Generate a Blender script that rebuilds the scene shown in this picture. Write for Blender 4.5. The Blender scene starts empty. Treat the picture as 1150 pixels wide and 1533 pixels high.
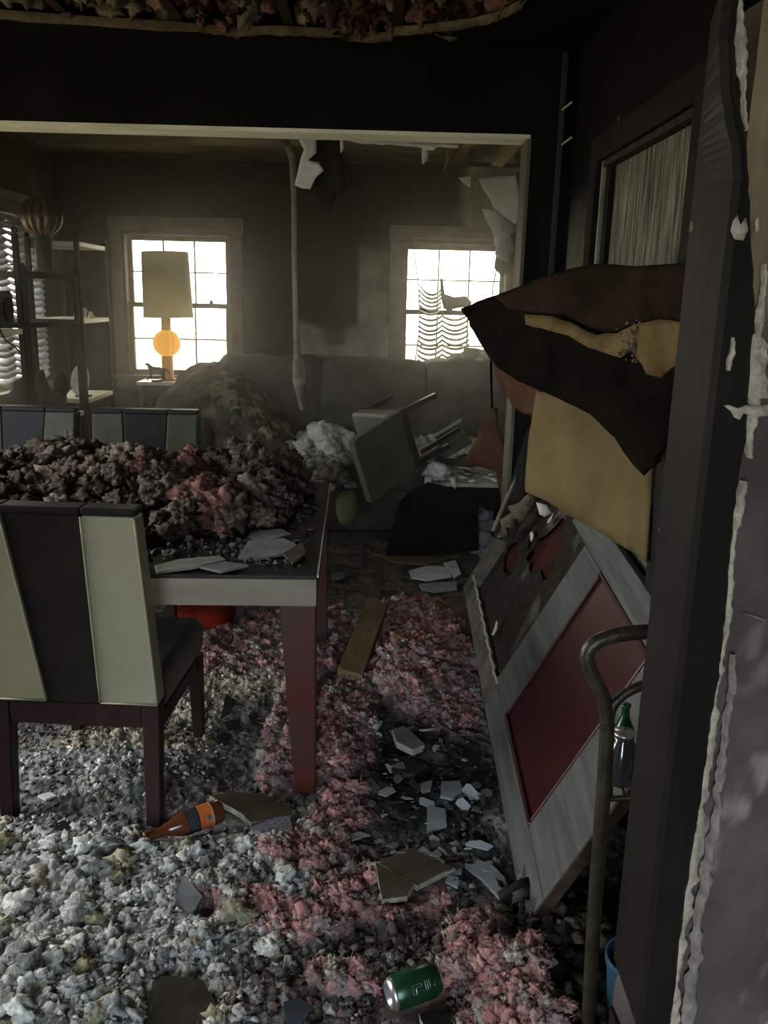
import bpy, bmesh, math, random
import numpy as np
from mathutils import Vector, Matrix, Euler

# ------------------------------------------------------------------ camera, sky, exposure
sc = bpy.context.scene
COL = sc.collection
CAM_H, PITCH, ROLL, YAW, FPX = 1.52, math.radians(14.04), 0.0235, math.radians(1.0), 1280.0
cam_d = bpy.data.cameras.new('camera')
cam_d.sensor_fit = 'VERTICAL'
cam_d.sensor_height = 24.0
cam_d.lens = 24.0 * FPX / 1533.0
cam_d.clip_start = 0.02
cam = bpy.data.objects.new('camera', cam_d)
COL.objects.link(cam)
_f = Vector((math.sin(YAW) * math.cos(PITCH), math.cos(YAW) * math.cos(PITCH), -math.sin(PITCH)))
_r0 = Vector((math.cos(YAW), -math.sin(YAW), 0)); _u0 = _r0.cross(_f)
_r = _r0 * math.cos(ROLL) + _u0 * math.sin(ROLL)
_u = -_r0 * math.sin(ROLL) + _u0 * math.cos(ROLL)
cam.matrix_world = Matrix(((_r.x, _u.x, -_f.x, 0), (_r.y, _u.y, -_f.y, 0), (_r.z, _u.z, -_f.z, CAM_H), (0, 0, 0, 1)))
sc.camera = cam

SKY = 12.0
HAZE = .031
w = bpy.data.worlds.new('overcast_sky'); sc.world = w; w.use_nodes = True
nt = w.node_tree; nt.nodes.clear()
wo = nt.nodes.new('ShaderNodeOutputWorld'); bg = nt.nodes.new('ShaderNodeBackground')
tc = nt.nodes.new('ShaderNodeTexCoord'); sp = nt.nodes.new('ShaderNodeSeparateXYZ')
mr = nt.nodes.new('ShaderNodeMapRange'); mr.inputs[1].default_value = -1; mr.inputs[2].default_value = 1
rp = nt.nodes.new('ShaderNodeValToRGB')       # hazy sun behind the far windows: warm that way, cool the other
rp.color_ramp.elements[0].color = (0.74, 0.87, 1.0, 1); rp.color_ramp.elements[1].color = (1.0, 0.93, 0.76, 1)
nt.links.new(tc.outputs['Generated'], sp.inputs[0]); nt.links.new(sp.outputs['Y'], mr.inputs[0])
nt.links.new(mr.outputs[0], rp.inputs[0]); nt.links.new(rp.outputs[0], bg.inputs[0])
bg.inputs[1].default_value = SKY
nt.links.new(bg.outputs[0], wo.inputs[0])

def portal(name, loc, rot, sx, sy):           # guides sky light through an opening, gives none itself
    d = bpy.data.lights.new(name, 'AREA'); d.shape = 'RECTANGLE'; d.size = sx; d.size_y = sy
    d.cycles.is_portal = True
    o = bpy.data.objects.new(name, d); COL.objects.link(o); o.location = loc; o.rotation_euler = rot
    return o
portal('window_portal', (-1.44, 6.62, 1.43), (math.radians(-90), 0, 0), .86, 1.1)
portal('window_portal', (.60, 6.62, 1.43), (math.radians(-90), 0, 0), .86, 1.1)
portal('window_portal', (-2.45, 5.1, 1.43), (math.radians(90), 0, math.radians(-90)), 2.0, 1.1)
portal('baffle_portal', (-.55, -2.15, 1.05), (math.radians(90), 0, 0), 1.4, 2.1)  # at the opening of the added enclosure behind the camera
portal('patio_portal', (-2.42, 2.4, 1.0), (math.radians(90), 0, math.radians(-90)), 1.8, 2.0)

vs = sc.view_settings
sc.display_settings.display_device = 'sRGB'
vs.view_transform = 'Standard'; vs.look = 'None'; vs.gamma = 1; vs.use_curve_mapping = False
vs.exposure = 0.22
try:
    sc.cycles.max_bounces = 8; sc.cycles.diffuse_bounces = 4; sc.cycles.transparent_max_bounces = 16
    sc.cycles.volume_bounces = 1; sc.cycles.sample_clamp_indirect = 4
    sc.cycles.use_denoising = True
except Exception: pass

# ------------------------------------------------------------------ helpers
rnd = random.Random(7); RNG = np.random.default_rng(7)
PI = math.pi
def R(a): return math.radians(a)
CPOS = Vector((0, 0, CAM_H))
def ray(x, y): return _f + _r * ((x - 575) / FPX) - _u * ((y - 766.5) / FPX)
def PY(x, y, Y): d = ray(x, y); return CPOS + d * (Y / d.y)      # photo point at a known depth
def PZ(x, y, Z): d = ray(x, y); return CPOS + d * ((Z - CAM_H) / d.z)
def PX(x, y, X): d = ray(x, y); return CPOS + d * (X / d.x)

def _h(ix, iy, iz, s):
    n = (ix.astype(np.int64) * 374761393 + iy.astype(np.int64) * 668265263 + iz.astype(np.int64) * 2147483647 + s * 974711) & 0xffffffff
    n = ((n ^ (n >> 13)) * 1274126177) & 0xffffffff
    n = ((n ^ (n >> 16)) * 2246822519) & 0xffffffff
    return ((n ^ (n >> 15)) & 0xffffff) / float(0xffffff)
def vnoise(P, s=0):
    P = np.asarray(P, float); i = np.floor(P).astype(np.int64); f = P - i; f = f * f * (3 - 2 * f)
    r = 0
    for a in (0, 1):
        for b in (0, 1):
            for c in (0, 1):
                wgt = (f[:, 0] if a else 1 - f[:, 0]) * (f[:, 1] if b else 1 - f[:, 1]) * (f[:, 2] if c else 1 - f[:, 2])
                r = r + wgt * _h(i[:, 0] + a, i[:, 1] + b, i[:, 2] + c, s)
    return r * 2 - 1
def fbm(P, o=4, s=0, g=.5):
    P = np.asarray(P, float); r = 0; a = 1; t = 0
    for k in range(o):
        r = r + a * vnoise(P * 2.03 ** k + 7.3 * k, s + k); t += a; a *= g
    return r / t
def sstep(a, b, x): t = np.clip((x - a) / (b - a), 0, 1); return t * t * (3 - 2 * t)
def worley(x, y, s=0, jit=.9):                 # distance to nearest cell point and that cell's random number
    ix = np.floor(x).astype(np.int64); iy = np.floor(y).astype(np.int64)
    best = np.full(x.shape, 9.); idv = np.zeros(x.shape); second = np.full(x.shape, 9.)
    z = np.zeros_like(ix)
    for a in (-1, 0, 1):
        for b in (-1, 0, 1):
            cx = ix + a; cy = iy + b
            px = cx + .5 + (_h(cx, cy, z, s) - .5) * jit; py = cy + .5 + (_h(cx, cy, z + 1, s) - .5) * jit
            d = np.hypot(px - x, py - y); r = _h(cx, cy, z + 2, s)
            second = np.where(d < best, best, np.minimum(second, d))
            m = d < best; best = np.where(m, d, best); idv = np.where(m, r, idv)
    return best, second, idv

# ---- materials
MATS = {}
def mat(name, col=(.5, .5, .5), rough=.8, var=.3, scale=10, bump=0., bscale=None, metal=0., spec=.08, vcol=False, col2=None, stretch=None, detail=6, mixpow=None):
    if name in MATS: return MATS[name]
    m = bpy.data.materials.new(name); m.use_nodes = True; t = m.node_tree; b = t.nodes['Principled BSDF']
    b.inputs['Roughness'].default_value = rough; b.inputs['Metallic'].default_value = metal
    b.inputs['Specular IOR Level'].default_value = spec
    tc = t.nodes.new('ShaderNodeTexCoord'); mp = t.nodes.new('ShaderNodeMapping')
    if stretch: mp.inputs['Scale'].default_value = stretch
    t.links.new(tc.outputs['Object'], mp.inputs[0])
    n = t.nodes.new('ShaderNodeTexNoise'); n.inputs['Scale'].default_value = scale; n.inputs['Detail'].default_value = detail
    n.inputs['Roughness'].default_value = .65
    t.links.new(mp.outputs[0], n.inputs[0])
    rp = t.nodes.new('ShaderNodeValToRGB'); e = rp.color_ramp.elements
    e[0].position = .32 if mixpow is None else mixpow[0]; e[1].position = .68 if mixpow is None else mixpow[1]
    if vcol:
        e[0].color = (1 - var,) * 3 + (1,); e[1].color = (1 + var,) * 3 + (1,)
        at = t.nodes.new('ShaderNodeAttribute'); at.attribute_name = 'Col'
        mx = t.nodes.new('ShaderNodeMix'); mx.data_type = 'RGBA'; mx.blend_type = 'MULTIPLY'; mx.inputs[0].default_value = 1
        t.links.new(at.outputs['Color'], mx.inputs[6]); t.links.new(rp.outputs[0], mx.inputs[7])
        t.links.new(mx.outputs[2], b.inputs['Base Color'])
    else:
        c2 = col2 or tuple(c * (1 + var) for c in col)
        c1 = col if col2 else tuple(c * (1 - var) for c in col)
        e[0].color = c1 + (1,); e[1].color = c2 + (1,)
        t.links.new(rp.outputs[0], b.inputs['Base Color'])
    t.links.new(n.outputs[0], rp.inputs[0])
    if bump:
        n2 = t.nodes.new('ShaderNodeTexNoise'); n2.inputs['Scale'].default_value = bscale or scale * 4; n2.inputs['Detail'].default_value = 5
        t.links.new(mp.outputs[0], n2.inputs[0])
        bp = t.nodes.new('ShaderNodeBump'); bp.inputs['Strength'].default_value = bump; bp.inputs['Distance'].default_value = .01
        t.links.new(n2.outputs[0], bp.inputs['Height']); t.links.new(bp.outputs[0], b.inputs['Normal'])
    MATS[name] = m; m['b'] = 1
    return m
def glass_mat(name, tint=(1, 1, 1), dirt=.06):
    m = bpy.data.materials.new(name); m.use_nodes = True; t = m.node_tree; t.nodes.clear()
    o = t.nodes.new('ShaderNodeOutputMaterial'); tr = t.nodes.new('ShaderNodeBsdfTransparent'); tr.inputs[0].default_value = tint + (1,)
    gl = t.nodes.new('ShaderNodeBsdfGlossy'); gl.inputs['Roughness'].default_value = .05
    tl = t.nodes.new('ShaderNodeBsdfTranslucent'); tl.inputs[0].default_value = (.55, .45, .3, 1)
    m1 = t.nodes.new('ShaderNodeMixShader'); m1.inputs[0].default_value = .05
    m2 = t.nodes.new('ShaderNodeMixShader')
    tc = t.nodes.new('ShaderNodeTexCoord'); n = t.nodes.new('ShaderNodeTexNoise'); n.inputs['Scale'].default_value = 4; n.inputs['Detail'].default_value = 6
    mr = t.nodes.new('ShaderNodeMapRange'); mr.inputs[1].default_value = .45; mr.inputs[2].default_value = .8; mr.inputs[4].default_value = dirt * 6
    t.links.new(tc.outputs['Object'], n.inputs[0]); t.links.new(n.outputs[0], mr.inputs[0]); t.links.new(mr.outputs[0], m2.inputs[0])
    t.links.new(tr.outputs[0], m1.inputs[1]); t.links.new(gl.outputs[0], m1.inputs[2])
    t.links.new(m1.outputs[0], m2.inputs[1]); t.links.new(tl.outputs[0], m2.inputs[2]); t.links.new(m2.outputs[0], o.inputs[0])
    return m
def translucent_mat(name, col, tcol, fac=.5, rough=.5):
    m = bpy.data.materials.new(name); m.use_nodes = True; t = m.node_tree; b = t.nodes['Principled BSDF']; o = t.nodes['Material Output']
    b.inputs['Base Color'].default_value = col + (1,); b.inputs['Roughness'].default_value = rough
    tl = t.nodes.new('ShaderNodeBsdfTranslucent'); mx = t.nodes.new('ShaderNodeMixShader'); mx.inputs[0].default_value = fac
    tc = t.nodes.new('ShaderNodeTexCoord'); n = t.nodes.new('ShaderNodeTexNoise'); n.inputs['Scale'].default_value = 9; n.inputs['Detail'].default_value = 5
    mm = t.nodes.new('ShaderNodeMix'); mm.data_type = 'RGBA'; mm.inputs[6].default_value = tuple(c * .75 for c in tcol) + (1,); mm.inputs[7].default_value = tcol + (1,)
    t.links.new(tc.outputs['Object'], n.inputs[0]); t.links.new(n.outputs[0], mm.inputs[0]); t.links.new(mm.outputs[2], tl.inputs[0])
    t.links.new(b.outputs[0], mx.inputs[1]); t.links.new(tl.outputs[0], mx.inputs[2]); t.links.new(mx.outputs[0], o.inputs[0])
    return m

# ---- mesh building
class MB:
    def __init__(s): s.v = []; s.f = []
    def add(s, vs, fs):
        n = len(s.v); s.v += [tuple(v) for v in vs]; s.f += [tuple(i + n for i in f) for f in fs]; return s
    def box(s, lo, hi, M=None):
        x0, y0, z0 = lo; x1, y1, z1 = hi
        vs = [(x0, y0, z0), (x1, y0, z0), (x1, y1, z0), (x0, y1, z0), (x0, y0, z1), (x1, y0, z1), (x1, y1, z1), (x0, y1, z1)]
        if M is not None: vs = [M @ Vector(v) for v in vs]
        return s.add(vs, [(0, 3, 2, 1), (4, 5, 6, 7), (0, 1, 5, 4), (1, 2, 6, 5), (2, 3, 7, 6), (3, 0, 4, 7)])
    def hexa(s, a, b):                         # two quads joined
        return s.add(list(a) + list(b), [(0, 3, 2, 1), (4, 5, 6, 7), (0, 1, 5, 4), (1, 2, 6, 5), (2, 3, 7, 6), (3, 0, 4, 7)])
    def tube(s, pts, r, n=10, flat=1.0):
        pts = [Vector(p) for p in pts]; k = len(pts); rs = r if hasattr(r, '__len__') else [r] * k
        vs = []; up = Vector((0, 0, 1))
        for i, p in enumerate(pts):
            d = (pts[min(i + 1, k - 1)] - pts[max(i - 1, 0)]).normalized()
            if i == 0:
                a = d.orthogonal().normalized()
            else:
                a = (a - d * a.dot(d)).normalized()
            b = d.cross(a)
            for j in range(n):
                t = 2 * PI * j / n; vs.append(p + (a * math.cos(t) + b * math.sin(t) * flat) * rs[i])
        fs = [(i * n + j, i * n + (j + 1) % n, (i + 1) * n + (j + 1) % n, (i + 1) * n + j) for i in range(k - 1) for j in range(n)]
        fs += [tuple(range(n - 1, -1, -1)), tuple((k - 1) * n + j for j in range(n))]
        return s.add(vs, fs)
    def lathe(s, prof, n=24, fn=None, caps=True):
        vs = []
        for i, (r, z) in enumerate(prof):
            for j in range(n):
                t = 2 * PI * j / n; rr = r if fn is None else fn(r, z, t, i); vs.append((rr * math.cos(t), rr * math.sin(t), z))
        k = len(prof)
        fs = [(i * n + j, i * n + (j + 1) % n, (i + 1) * n + (j + 1) % n, (i + 1) * n + j) for i in range(k - 1) for j in range(n)]
        if caps: fs += [tuple(range(n - 1, -1, -1)), tuple((k - 1) * n + j for j in range(n))]
        return s.add(vs, fs)
    def prism(s, poly, z0, z1, M=None):
        n = len(poly); vs = [(x, y, z0) for x, y in poly] + [(x, y, z1) for x, y in poly]
        if M is not None: vs = [M @ Vector(v) for v in vs]
        return s.add(vs, [tuple(range(n - 1, -1, -1)), tuple(range(n, 2 * n))] + [(i, (i + 1) % n, n + (i + 1) % n, n + i) for i in range(n)])
    def build(s, name, m, parent=None, smooth=False, bevel=0, seg=2, sub=0, loc=None):
        return link_mesh(name, s.v, s.f, m, parent, smooth, bevel, seg, sub)
def link_mesh(name, v, f, m, parent=None, smooth=False, bevel=0, seg=2, sub=0, cols=None):
    me = bpy.data.meshes.new(name); 
    if isinstance(v, np.ndarray): v = v.tolist()
    if isinstance(f, np.ndarray): f = f.tolist()
    me.from_pydata(v, [], f); me.update()
    return finish(name, me, m, parent, smooth, bevel, seg, sub, cols)
def finish(name, me, m, parent=None, smooth=False, bevel=0, seg=2, sub=0, cols=None):
    if cols is not None:
        a = me.color_attributes.new('Col', 'FLOAT_COLOR', 'POINT'); c = np.ones((len(me.vertices), 4), np.float32); c[:, :3] = cols
        a.data.foreach_set('color', c.ravel())
    if m: me.materials.append(m)
    if smooth: me.polygons.foreach_set('use_smooth', [True] * len(me.polygons))
    o = bpy.data.objects.new(name, me); COL.objects.link(o)
    if parent is not None: o.parent = parent
    if bevel:
        b = o.modifiers.new('bevel', 'BEVEL'); b.width = bevel; b.segments = seg; b.limit_method = 'ANGLE'; b.angle_limit = R(40)
    if sub:
        b = o.modifiers.new('sub', 'SUBSURF'); b.levels = sub; b.render_levels = sub
    return o
def quick_tris(name, V, F, m, cols=None, smooth=True, parent=None):      # big triangle meshes
    me = bpy.data.meshes.new(name); nv = len(V); nf = len(F)
    me.vertices.add(nv); me.vertices.foreach_set('co', np.asarray(V, np.float32).ravel())
    k = F.shape[1]
    me.loops.add(nf * k); me.loops.foreach_set('vertex_index', np.asarray(F, np.int32).ravel())
    me.polygons.add(nf); me.polygons.foreach_set('loop_start', np.arange(0, nf * k, k, dtype=np.int32))
    me.update(calc_edges=True); me.validate()
    return finish(name, me, m, parent, smooth, cols=cols)
def grid(us, vs_, fn, hole=None):              # fn(U,V)->xyz arrays
    U, V = np.meshgrid(us, vs_); P = fn(U.ravel(), V.ravel()); nu = len(us); nv = len(vs_)
    i = np.arange(nu - 1); j = np.arange(nv - 1); I, J = np.meshgrid(i, j); I = I.ravel(); J = J.ravel()
    F = np.stack([J * nu + I, J * nu + I + 1, (J + 1) * nu + I + 1, (J + 1) * nu + I], 1)
    if hole is not None:
        cu = (us[I] + us[I + 1]) / 2; cv = (vs_[J] + vs_[J + 1]) / 2; F = F[~hole(cu, cv)]
    return P, F
def lines(a, b, step, must=()):
    pts = sorted(set([a, b] + [m for m in must if a < m < b])); out = []
    for p, q in zip(pts[:-1], pts[1:]):
        n = max(1, int(round((q - p) / step))); out += list(np.linspace(p, q, n + 1)[:-1])
    return np.array(out + [b])
def tag(o, label=None, cat=None, group=None, kind=None):
    if label: o['label'] = label
    if cat: o['category'] = cat
    if group: o['group'] = group
    if kind: o['kind'] = kind
    return o
def thing(name, label, cat, loc=(0, 0, 0), rot=(0, 0, 0), group=None, kind=None):
    o = bpy.data.objects.new(name, None); COL.objects.link(o); o.location = loc; o.rotation_euler = rot; o.empty_display_size = .1
    return tag(o, label, cat, group, kind)
def struct(o): o['kind'] = 'structure'; return o
def copy_tree(o, parent=None):
    c = o.copy(); COL.objects.link(c)
    if parent is not None: c.parent = parent
    for ch in list(o.children): copy_tree(ch, c)
    return c
def skin(name, vs, es, rs, m, parent=None, sub=2):
    me = bpy.data.meshes.new(name); me.from_pydata([tuple(v) for v in vs], es, []); me.materials.append(m)
    o = bpy.data.objects.new(name, me); COL.objects.link(o)
    if parent is not None: o.parent = parent
    sk = o.modifiers.new('skin', 'SKIN'); sk.use_smooth_shade = True
    for i, r in enumerate(rs): me.skin_vertices[0].data[i].radius = (r, r) if not hasattr(r, '__len__') else r
    me.skin_vertices[0].data[0].use_root = True
    s = o.modifiers.new('sub', 'SUBSURF'); s.levels = sub; s.render_levels = sub
    return o
# lumps: noisy balls, used for insulation and rubble
def ico(sub):
    bm = bmesh.new(); bmesh.ops.create_icosphere(bm, subdivisions=sub, radius=1); v = np.array([p.co[:] for p in bm.verts]); f = np.array([[q.index for q in p.verts] for p in bm.faces]); bm.free(); return v, f
ICO = {k: ico(k) for k in (1, 2, 3, 4)}
def lump(sub, seed, amp=.4, freq=1.6, oct=4, g=.55):
    v, f = ICO[sub]; n = fbm(v * freq + seed * 13.7, oct, seed, g); r = 1 + amp * n * 1.6
    q = np.abs(fbm(v * freq * 2.3 + seed * 3.1, 3, seed + 50)); r = r - amp * .5 * q
    return v * r[:, None], f
LUMPS = {}
def lumps(sub, amp, freq=1.6, n=10, g=.55):
    k = (sub, amp, freq, g)
    if k not in LUMPS: LUMPS[k] = [lump(sub, i + sub * 20, amp, freq, 5 if sub > 2 else 3, g) for i in range(n)]
    return LUMPS[k]
def tint(c, a, b): k = rnd.uniform(a, b); return tuple(x * k for x in c)
def scatter(items, variants, colvar=.12):      # items: (pos, (sx,sy,sz), col)
    Vs = []; Fs = []; Cs = []; n = 0
    for pos, s, col in items:
        v, f = variants[rnd.randrange(len(variants))]
        M = np.array(Euler((rnd.uniform(-.5, .5), rnd.uniform(-.5, .5), rnd.uniform(0, 6.28))).to_matrix())
        q = (v @ M.T) * np.array(s) + np.array(pos)
        Vs.append(q); Fs.append(f + n); n += len(v)
        c = np.array(col) * (1 + rnd.uniform(-colvar, colvar)); Cs.append(np.broadcast_to(c, (len(v), 3)))
    return np.concatenate(Vs), np.concatenate(Fs), np.concatenate(Cs)
def poly_sheet(name, pts, m, parent=None, thick=.004, cuts=3, noise=.01, nscale=6, seed=0, smooth=True, tears=0, power=2.2, cols=None):
    """A torn sheet: closed outline of 3-D points, filled, subdivided, rumpled and given thickness."""
    P = [Vector(p) for p in pts]; out = []
    for a, b in zip(P, P[1:] + P[:1]):
        n = max(1, int((b - a).length / .035))
        for i in range(n):
            q = a.lerp(b, i / n)
            if tears and i: q = q + Vector((rnd.uniform(-1, 1), rnd.uniform(-1, 1), rnd.uniform(-1, 1))) * tears
            out.append(q)
    c = sum(out, Vector()) / len(out); nrm = Vector()
    for a, b in zip(out, out[1:] + out[:1]): nrm += (a - c).cross(b - c)
    nrm.normalize(); ax = nrm.orthogonal().normalized(); ay = nrm.cross(ax)
    bm = bmesh.new(); vs = [bm.verts.new((q - c).dot(ax) * ax + (q - c).dot(ay) * ay) for q in out]
    off = [(q - c).dot(nrm) for q in out]
    es = [bm.edges.new((vs[i], vs[(i + 1) % len(vs)])) for i in range(len(vs))]
    bmesh.ops.triangle_fill(bm, edges=es, use_beauty=True)
    for k in range(cuts):
        ed = [e for e in bm.edges if e.calc_length() > .03]
        if ed: bmesh.ops.subdivide_edges(bm, edges=ed, cuts=1)
        bmesh.ops.triangulate(bm, faces=bm.faces[:]); bmesh.ops.beautify_fill(bm, faces=bm.faces[:], edges=bm.edges[:])
    B = np.array([[(q - c).dot(ax), (q - c).dot(ay)] for q in out]); O = np.array(off)
    V = np.array([v.co[:] for v in bm.verts]); A2 = np.stack([V @ np.array(ax), V @ np.array(ay)], 1)
    d = ((A2[:, None, :] - B[None]) ** 2).sum(2) ** .5 + 1e-4; wgt = d ** -power; h = (wgt * O).sum(1) / wgt.sum(1)
    W = np.stack([A2[:, 0], A2[:, 1], np.full(len(A2), seed * 3.3)], 1)
    edge = np.clip(d.min(1) / .06, 0.25, 1)
    h = h + noise * edge * fbm(W * nscale, 4, seed) * 2
    V = V + np.array(nrm) * h[:, None] + np.array(c)
    F = [[q.index for q in f.verts] for f in bm.faces]; bm.free()
    o = link_mesh(name, V, F, m, parent, smooth)
    s = o.modifiers.new('thick', 'SOLIDIFY'); s.thickness = thick; s.offset = 0
    return o
def recenter(o):                               # origin to the base of the mesh
    me = o.data; n = len(me.vertices); a = np.empty(n * 3, np.float32); me.vertices.foreach_get('co', a); a = a.reshape(-1, 3)
    c = np.array([(a[:, 0].min() + a[:, 0].max()) / 2, (a[:, 1].min() + a[:, 1].max()) / 2, a[:, 2].min()]); a -= c.astype(np.float32)
    me.vertices.foreach_set('co', a.ravel()); me.update(); o.location = Vector(c.tolist()) + o.location
    return o

# ------------------------------------------------------------------ structure
XL, XR, XR2, YH, YB, ZC, YF = -2.30, .79, 1.36, 3.66, 6.5, 2.47, 1.0
m_wall = mat('sooty_plaster', rough=.85, var=.35, scale=7, bump=.15, vcol=True)
m_soot = mat('soot_black', (.011, .0105, .009), .75, .5, 5, .2)
m_charwood = mat('charred_wood', (.014, .012, .010), .6, .6, 14, .5, stretch=(1, 1, .15), col2=(.035, .03, .025))
m_palewood = mat('smoked_white_trim', (.30, .27, .20), .55, .35, 9, .2, col2=(.42, .40, .33))
m_frame = mat('smoked_window_paint', (.085, .075, .055), .6, .3, 8, .1)
m_oldwood = mat('bare_brown_wood', (.10, .05, .025), .7, .5, 12, .3, stretch=(1, 8, 8), col2=(.22, .12, .06))

def wall_mesh(name, us, vs_, fn, hole, colfn, out, thick=.12):
    P, F = grid(us, vs_, fn, hole); U, V = np.meshgrid(us, vs_)
    o = link_mesh(name, P, F, m_wall, cols=colfn(U.ravel(), V.ravel(), P))
    s = o.modifiers.new('thick', 'SOLIDIFY'); s.thickness = thick; s.offset = out
    return struct(o)
W1 = (-1.83, -1.048, .922, 1.945); W2 = (.20, .985, .922, 1.928); W3 = (4.05, 6.05, .90, 1.96)   # openings
def C3(a): return np.array(a)[None, :]
def back_col(x, z, P):
    n = fbm(P * 3.1, 5, 3); n2 = fbm(P * 1.2, 4, 9); fine = fbm(P * 14, 3, 5)
    soot = sstep(.55, 1.55, z + n2 * .5)
    a = np.clip(.88 + .12 * soot, 0, 1)
    patch = sstep(-.14, -.10, x + n * .02) * sstep(1.85, 1.70, z + n * .25) * sstep(.13, .09, x + n * .04)      # cleaner strip where a thing hung
    band = sstep(1.34, 1.28, z + n * .12) * sstep(-.62, -.52, x) * sstep(.14, .10, x)
    smear = sstep(.1, .45, n + n2 * .4 + .25 * sstep(.15, .0, abs(x + .27)))
    a = a - .42 * np.clip(patch + band, 0, 1) * (1 - .75 * smear)
    dark = sstep(-.50, -.46, x) * sstep(-.10, -.14, x) * sstep(1.28, 1.34, z)
    a = a + .16 * dark
    a = a - .62 * sstep(.62, .70, x + n * .10) * sstep(1.85, 2.05, z + n2 * .2 - .4 * (x - .75))
    a = np.clip(a + fine * .03, 0, 1)
    return (1 - a)[:, None] * C3((.34, .31, .23)) + a[:, None] * C3((.012, .0112, .0095))
us = lines(XL, XR2, .03, (W1[0], W1[1], W2[0], W2[1])); vz = lines(0, 2.75, .03, (W1[2], W1[3], W2[3]))
def hole_b(u, v):
    return ((u > W1[0]) & (u < W1[1]) & (v > W1[2]) & (v < W1[3])) | ((u > W2[0]) & (u < W2[1]) & (v > W2[2]) & (v < W2[3]))
wall_mesh('wall_back', us, vz, lambda u, v: np.stack([u, np.full_like(u, YB), v], 1), hole_b, back_col, -1)
def left_col(y, z, P):
    n = fbm(P * 2.3, 5, 13); a = np.clip(.86 + .12 * sstep(.5, 1.6, z + n * .4), 0, 1)
    return (1 - a)[:, None] * C3((.40, .36, .25)) + a[:, None] * C3((.02, .0185, .014))
D2 = (1.5, 3.5, 2.0)                            # patio doorway, left of the frame
us = lines(YF, YB, .04, (W3[0], W3[1], D2[0], D2[1])); vz = lines(0, 2.75, .04, (W3[2], W3[3], D2[2]))
wall_mesh('wall_left', us, vz, lambda u, v: np.stack([np.full_like(u, XL), u, v], 1),
          lambda u, v: ((u > W3[0]) & (u < W3[1]) & (v > W3[2]) & (v < W3[3])) | ((u > D2[0]) & (u < D2[1]) & (v < D2[2])), left_col, -1)
for lo, hi in (((XL - .1, D2[0], 0), (XL - .03, D2[0] + .06, D2[2])), ((XL - .1, D2[1] - .06, 0), (XL - .03, D2[1], D2[2])), ((XL - .1, D2[0] + .87, 0), (XL - .03, D2[0] + .93, D2[2] - .06)), ((XL - .1, D2[0] + .06, D2[2] - .06), (XL - .03, D2[1] - .06, D2[2]))):
    struct(MB().box(lo, hi).build('door_2_frame', m_frame))
def right_col(y, z, P):
    n = fbm(P * 2.6, 5, 23); st = fbm(P * np.array([1, 30, 2.2]), 4, 33)
    a = np.clip(.76 + .26 * sstep(1.55, 2.05, z + n * .18 + st * .04), 0, 1)
    scr = sstep(.62, .72, fbm(P * np.array([1, 55, 7]), 3, 44)) * sstep(1.9, 2.1, z) * .35
    a = np.clip(a - scr, 0, 1)
    return (1 - a)[:, None] * C3((.40, .37, .27)) + a[:, None] * C3((.0042, .004, .0036))
D1 = (2.25, 3.19, 2.0)                          # doorway in the right wall
us = lines(YF + .12, YH, .025, D1[:2]); vz = lines(0, 2.75, .025, (D1[2],))
wall_mesh('wall_right', us, vz, lambda u, v: np.stack([np.full_like(u, XR), u, v], 1),
          lambda u, v: (u > D1[0]) & (u < D1[1]) & (v < D1[2]), right_col, 1)
def living_right_col(y, z, P):
    n = fbm(P * 2.6, 5, 61); a = np.clip(.62 + .3 * sstep(1.0, 2.2, z + n * .5), 0, 1)
    return (1 - a)[:, None] * C3((.42, .40, .34)) + a[:, None] * C3((.02, .019, .016))
us = lines(YH, YB, .05); vz = lines(0, 2.75, .05)
wall_mesh('wall_living_right', us, vz, lambda u, v: np.stack([np.full_like(u, XR2), u, v], 1), None, living_right_col, 1)

# header wall over the wide opening and the pier on its right
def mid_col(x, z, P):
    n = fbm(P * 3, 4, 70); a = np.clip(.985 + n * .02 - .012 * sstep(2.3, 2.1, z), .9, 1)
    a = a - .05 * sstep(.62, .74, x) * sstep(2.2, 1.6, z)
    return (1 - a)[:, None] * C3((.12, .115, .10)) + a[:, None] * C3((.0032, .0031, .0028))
us = lines(XL, XR2, .04, (.617, .735)); vz = lines(0, 2.75, .04, (2.165,))
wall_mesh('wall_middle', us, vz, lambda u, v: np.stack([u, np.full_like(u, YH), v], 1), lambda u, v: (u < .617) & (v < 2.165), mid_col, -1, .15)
struct(MB().box((XL, YH - .004, 2.150), (.612, YH + .154, 2.164)).build('trim_1', mat('pale_soffit', (.42, .39, .30), .6, .3, 5, .1, stretch=(.3, 3, 1), col2=(.68, .64, .52))))
struct(MB().box((.602, YH - .003, 0), (.6165, YH + .153, 2.150)).build('trim_2', m_frame))
struct(MB().box((.72, YH - .022, 0), (.738, YH - .001, 2.46)).build('trim_3', mat('soot_grey_trim', (.03, .031, .031), .5, .3, 6)))
for a, z in ((.0, 2.16), (.02, 2.06)):
    p = PY(846, 160 if z > 2.1 else 212, YH - .03)
    struct(MB().tube([p + Vector((-.012, 0, -.012)), p + Vector((.02, -.03, .012))], .004, 6).build('trim_nail', m_palewood))

# floor
m_floor = mat('sooty_floor_boards', (.05, .045, .04), .7, .6, 5, .4, col2=(.12, .105, .085))
struct(MB().box((XL, -3, -.06), (XR2, YB + .12, -.012)).build('floor', m_floor))
struct(MB().box((-40, -40, -.25), (40, 40, -.2)).build('ground', mat('dry_pale_yard', (.40, .36, .26), .9, .3, .6)))

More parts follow.
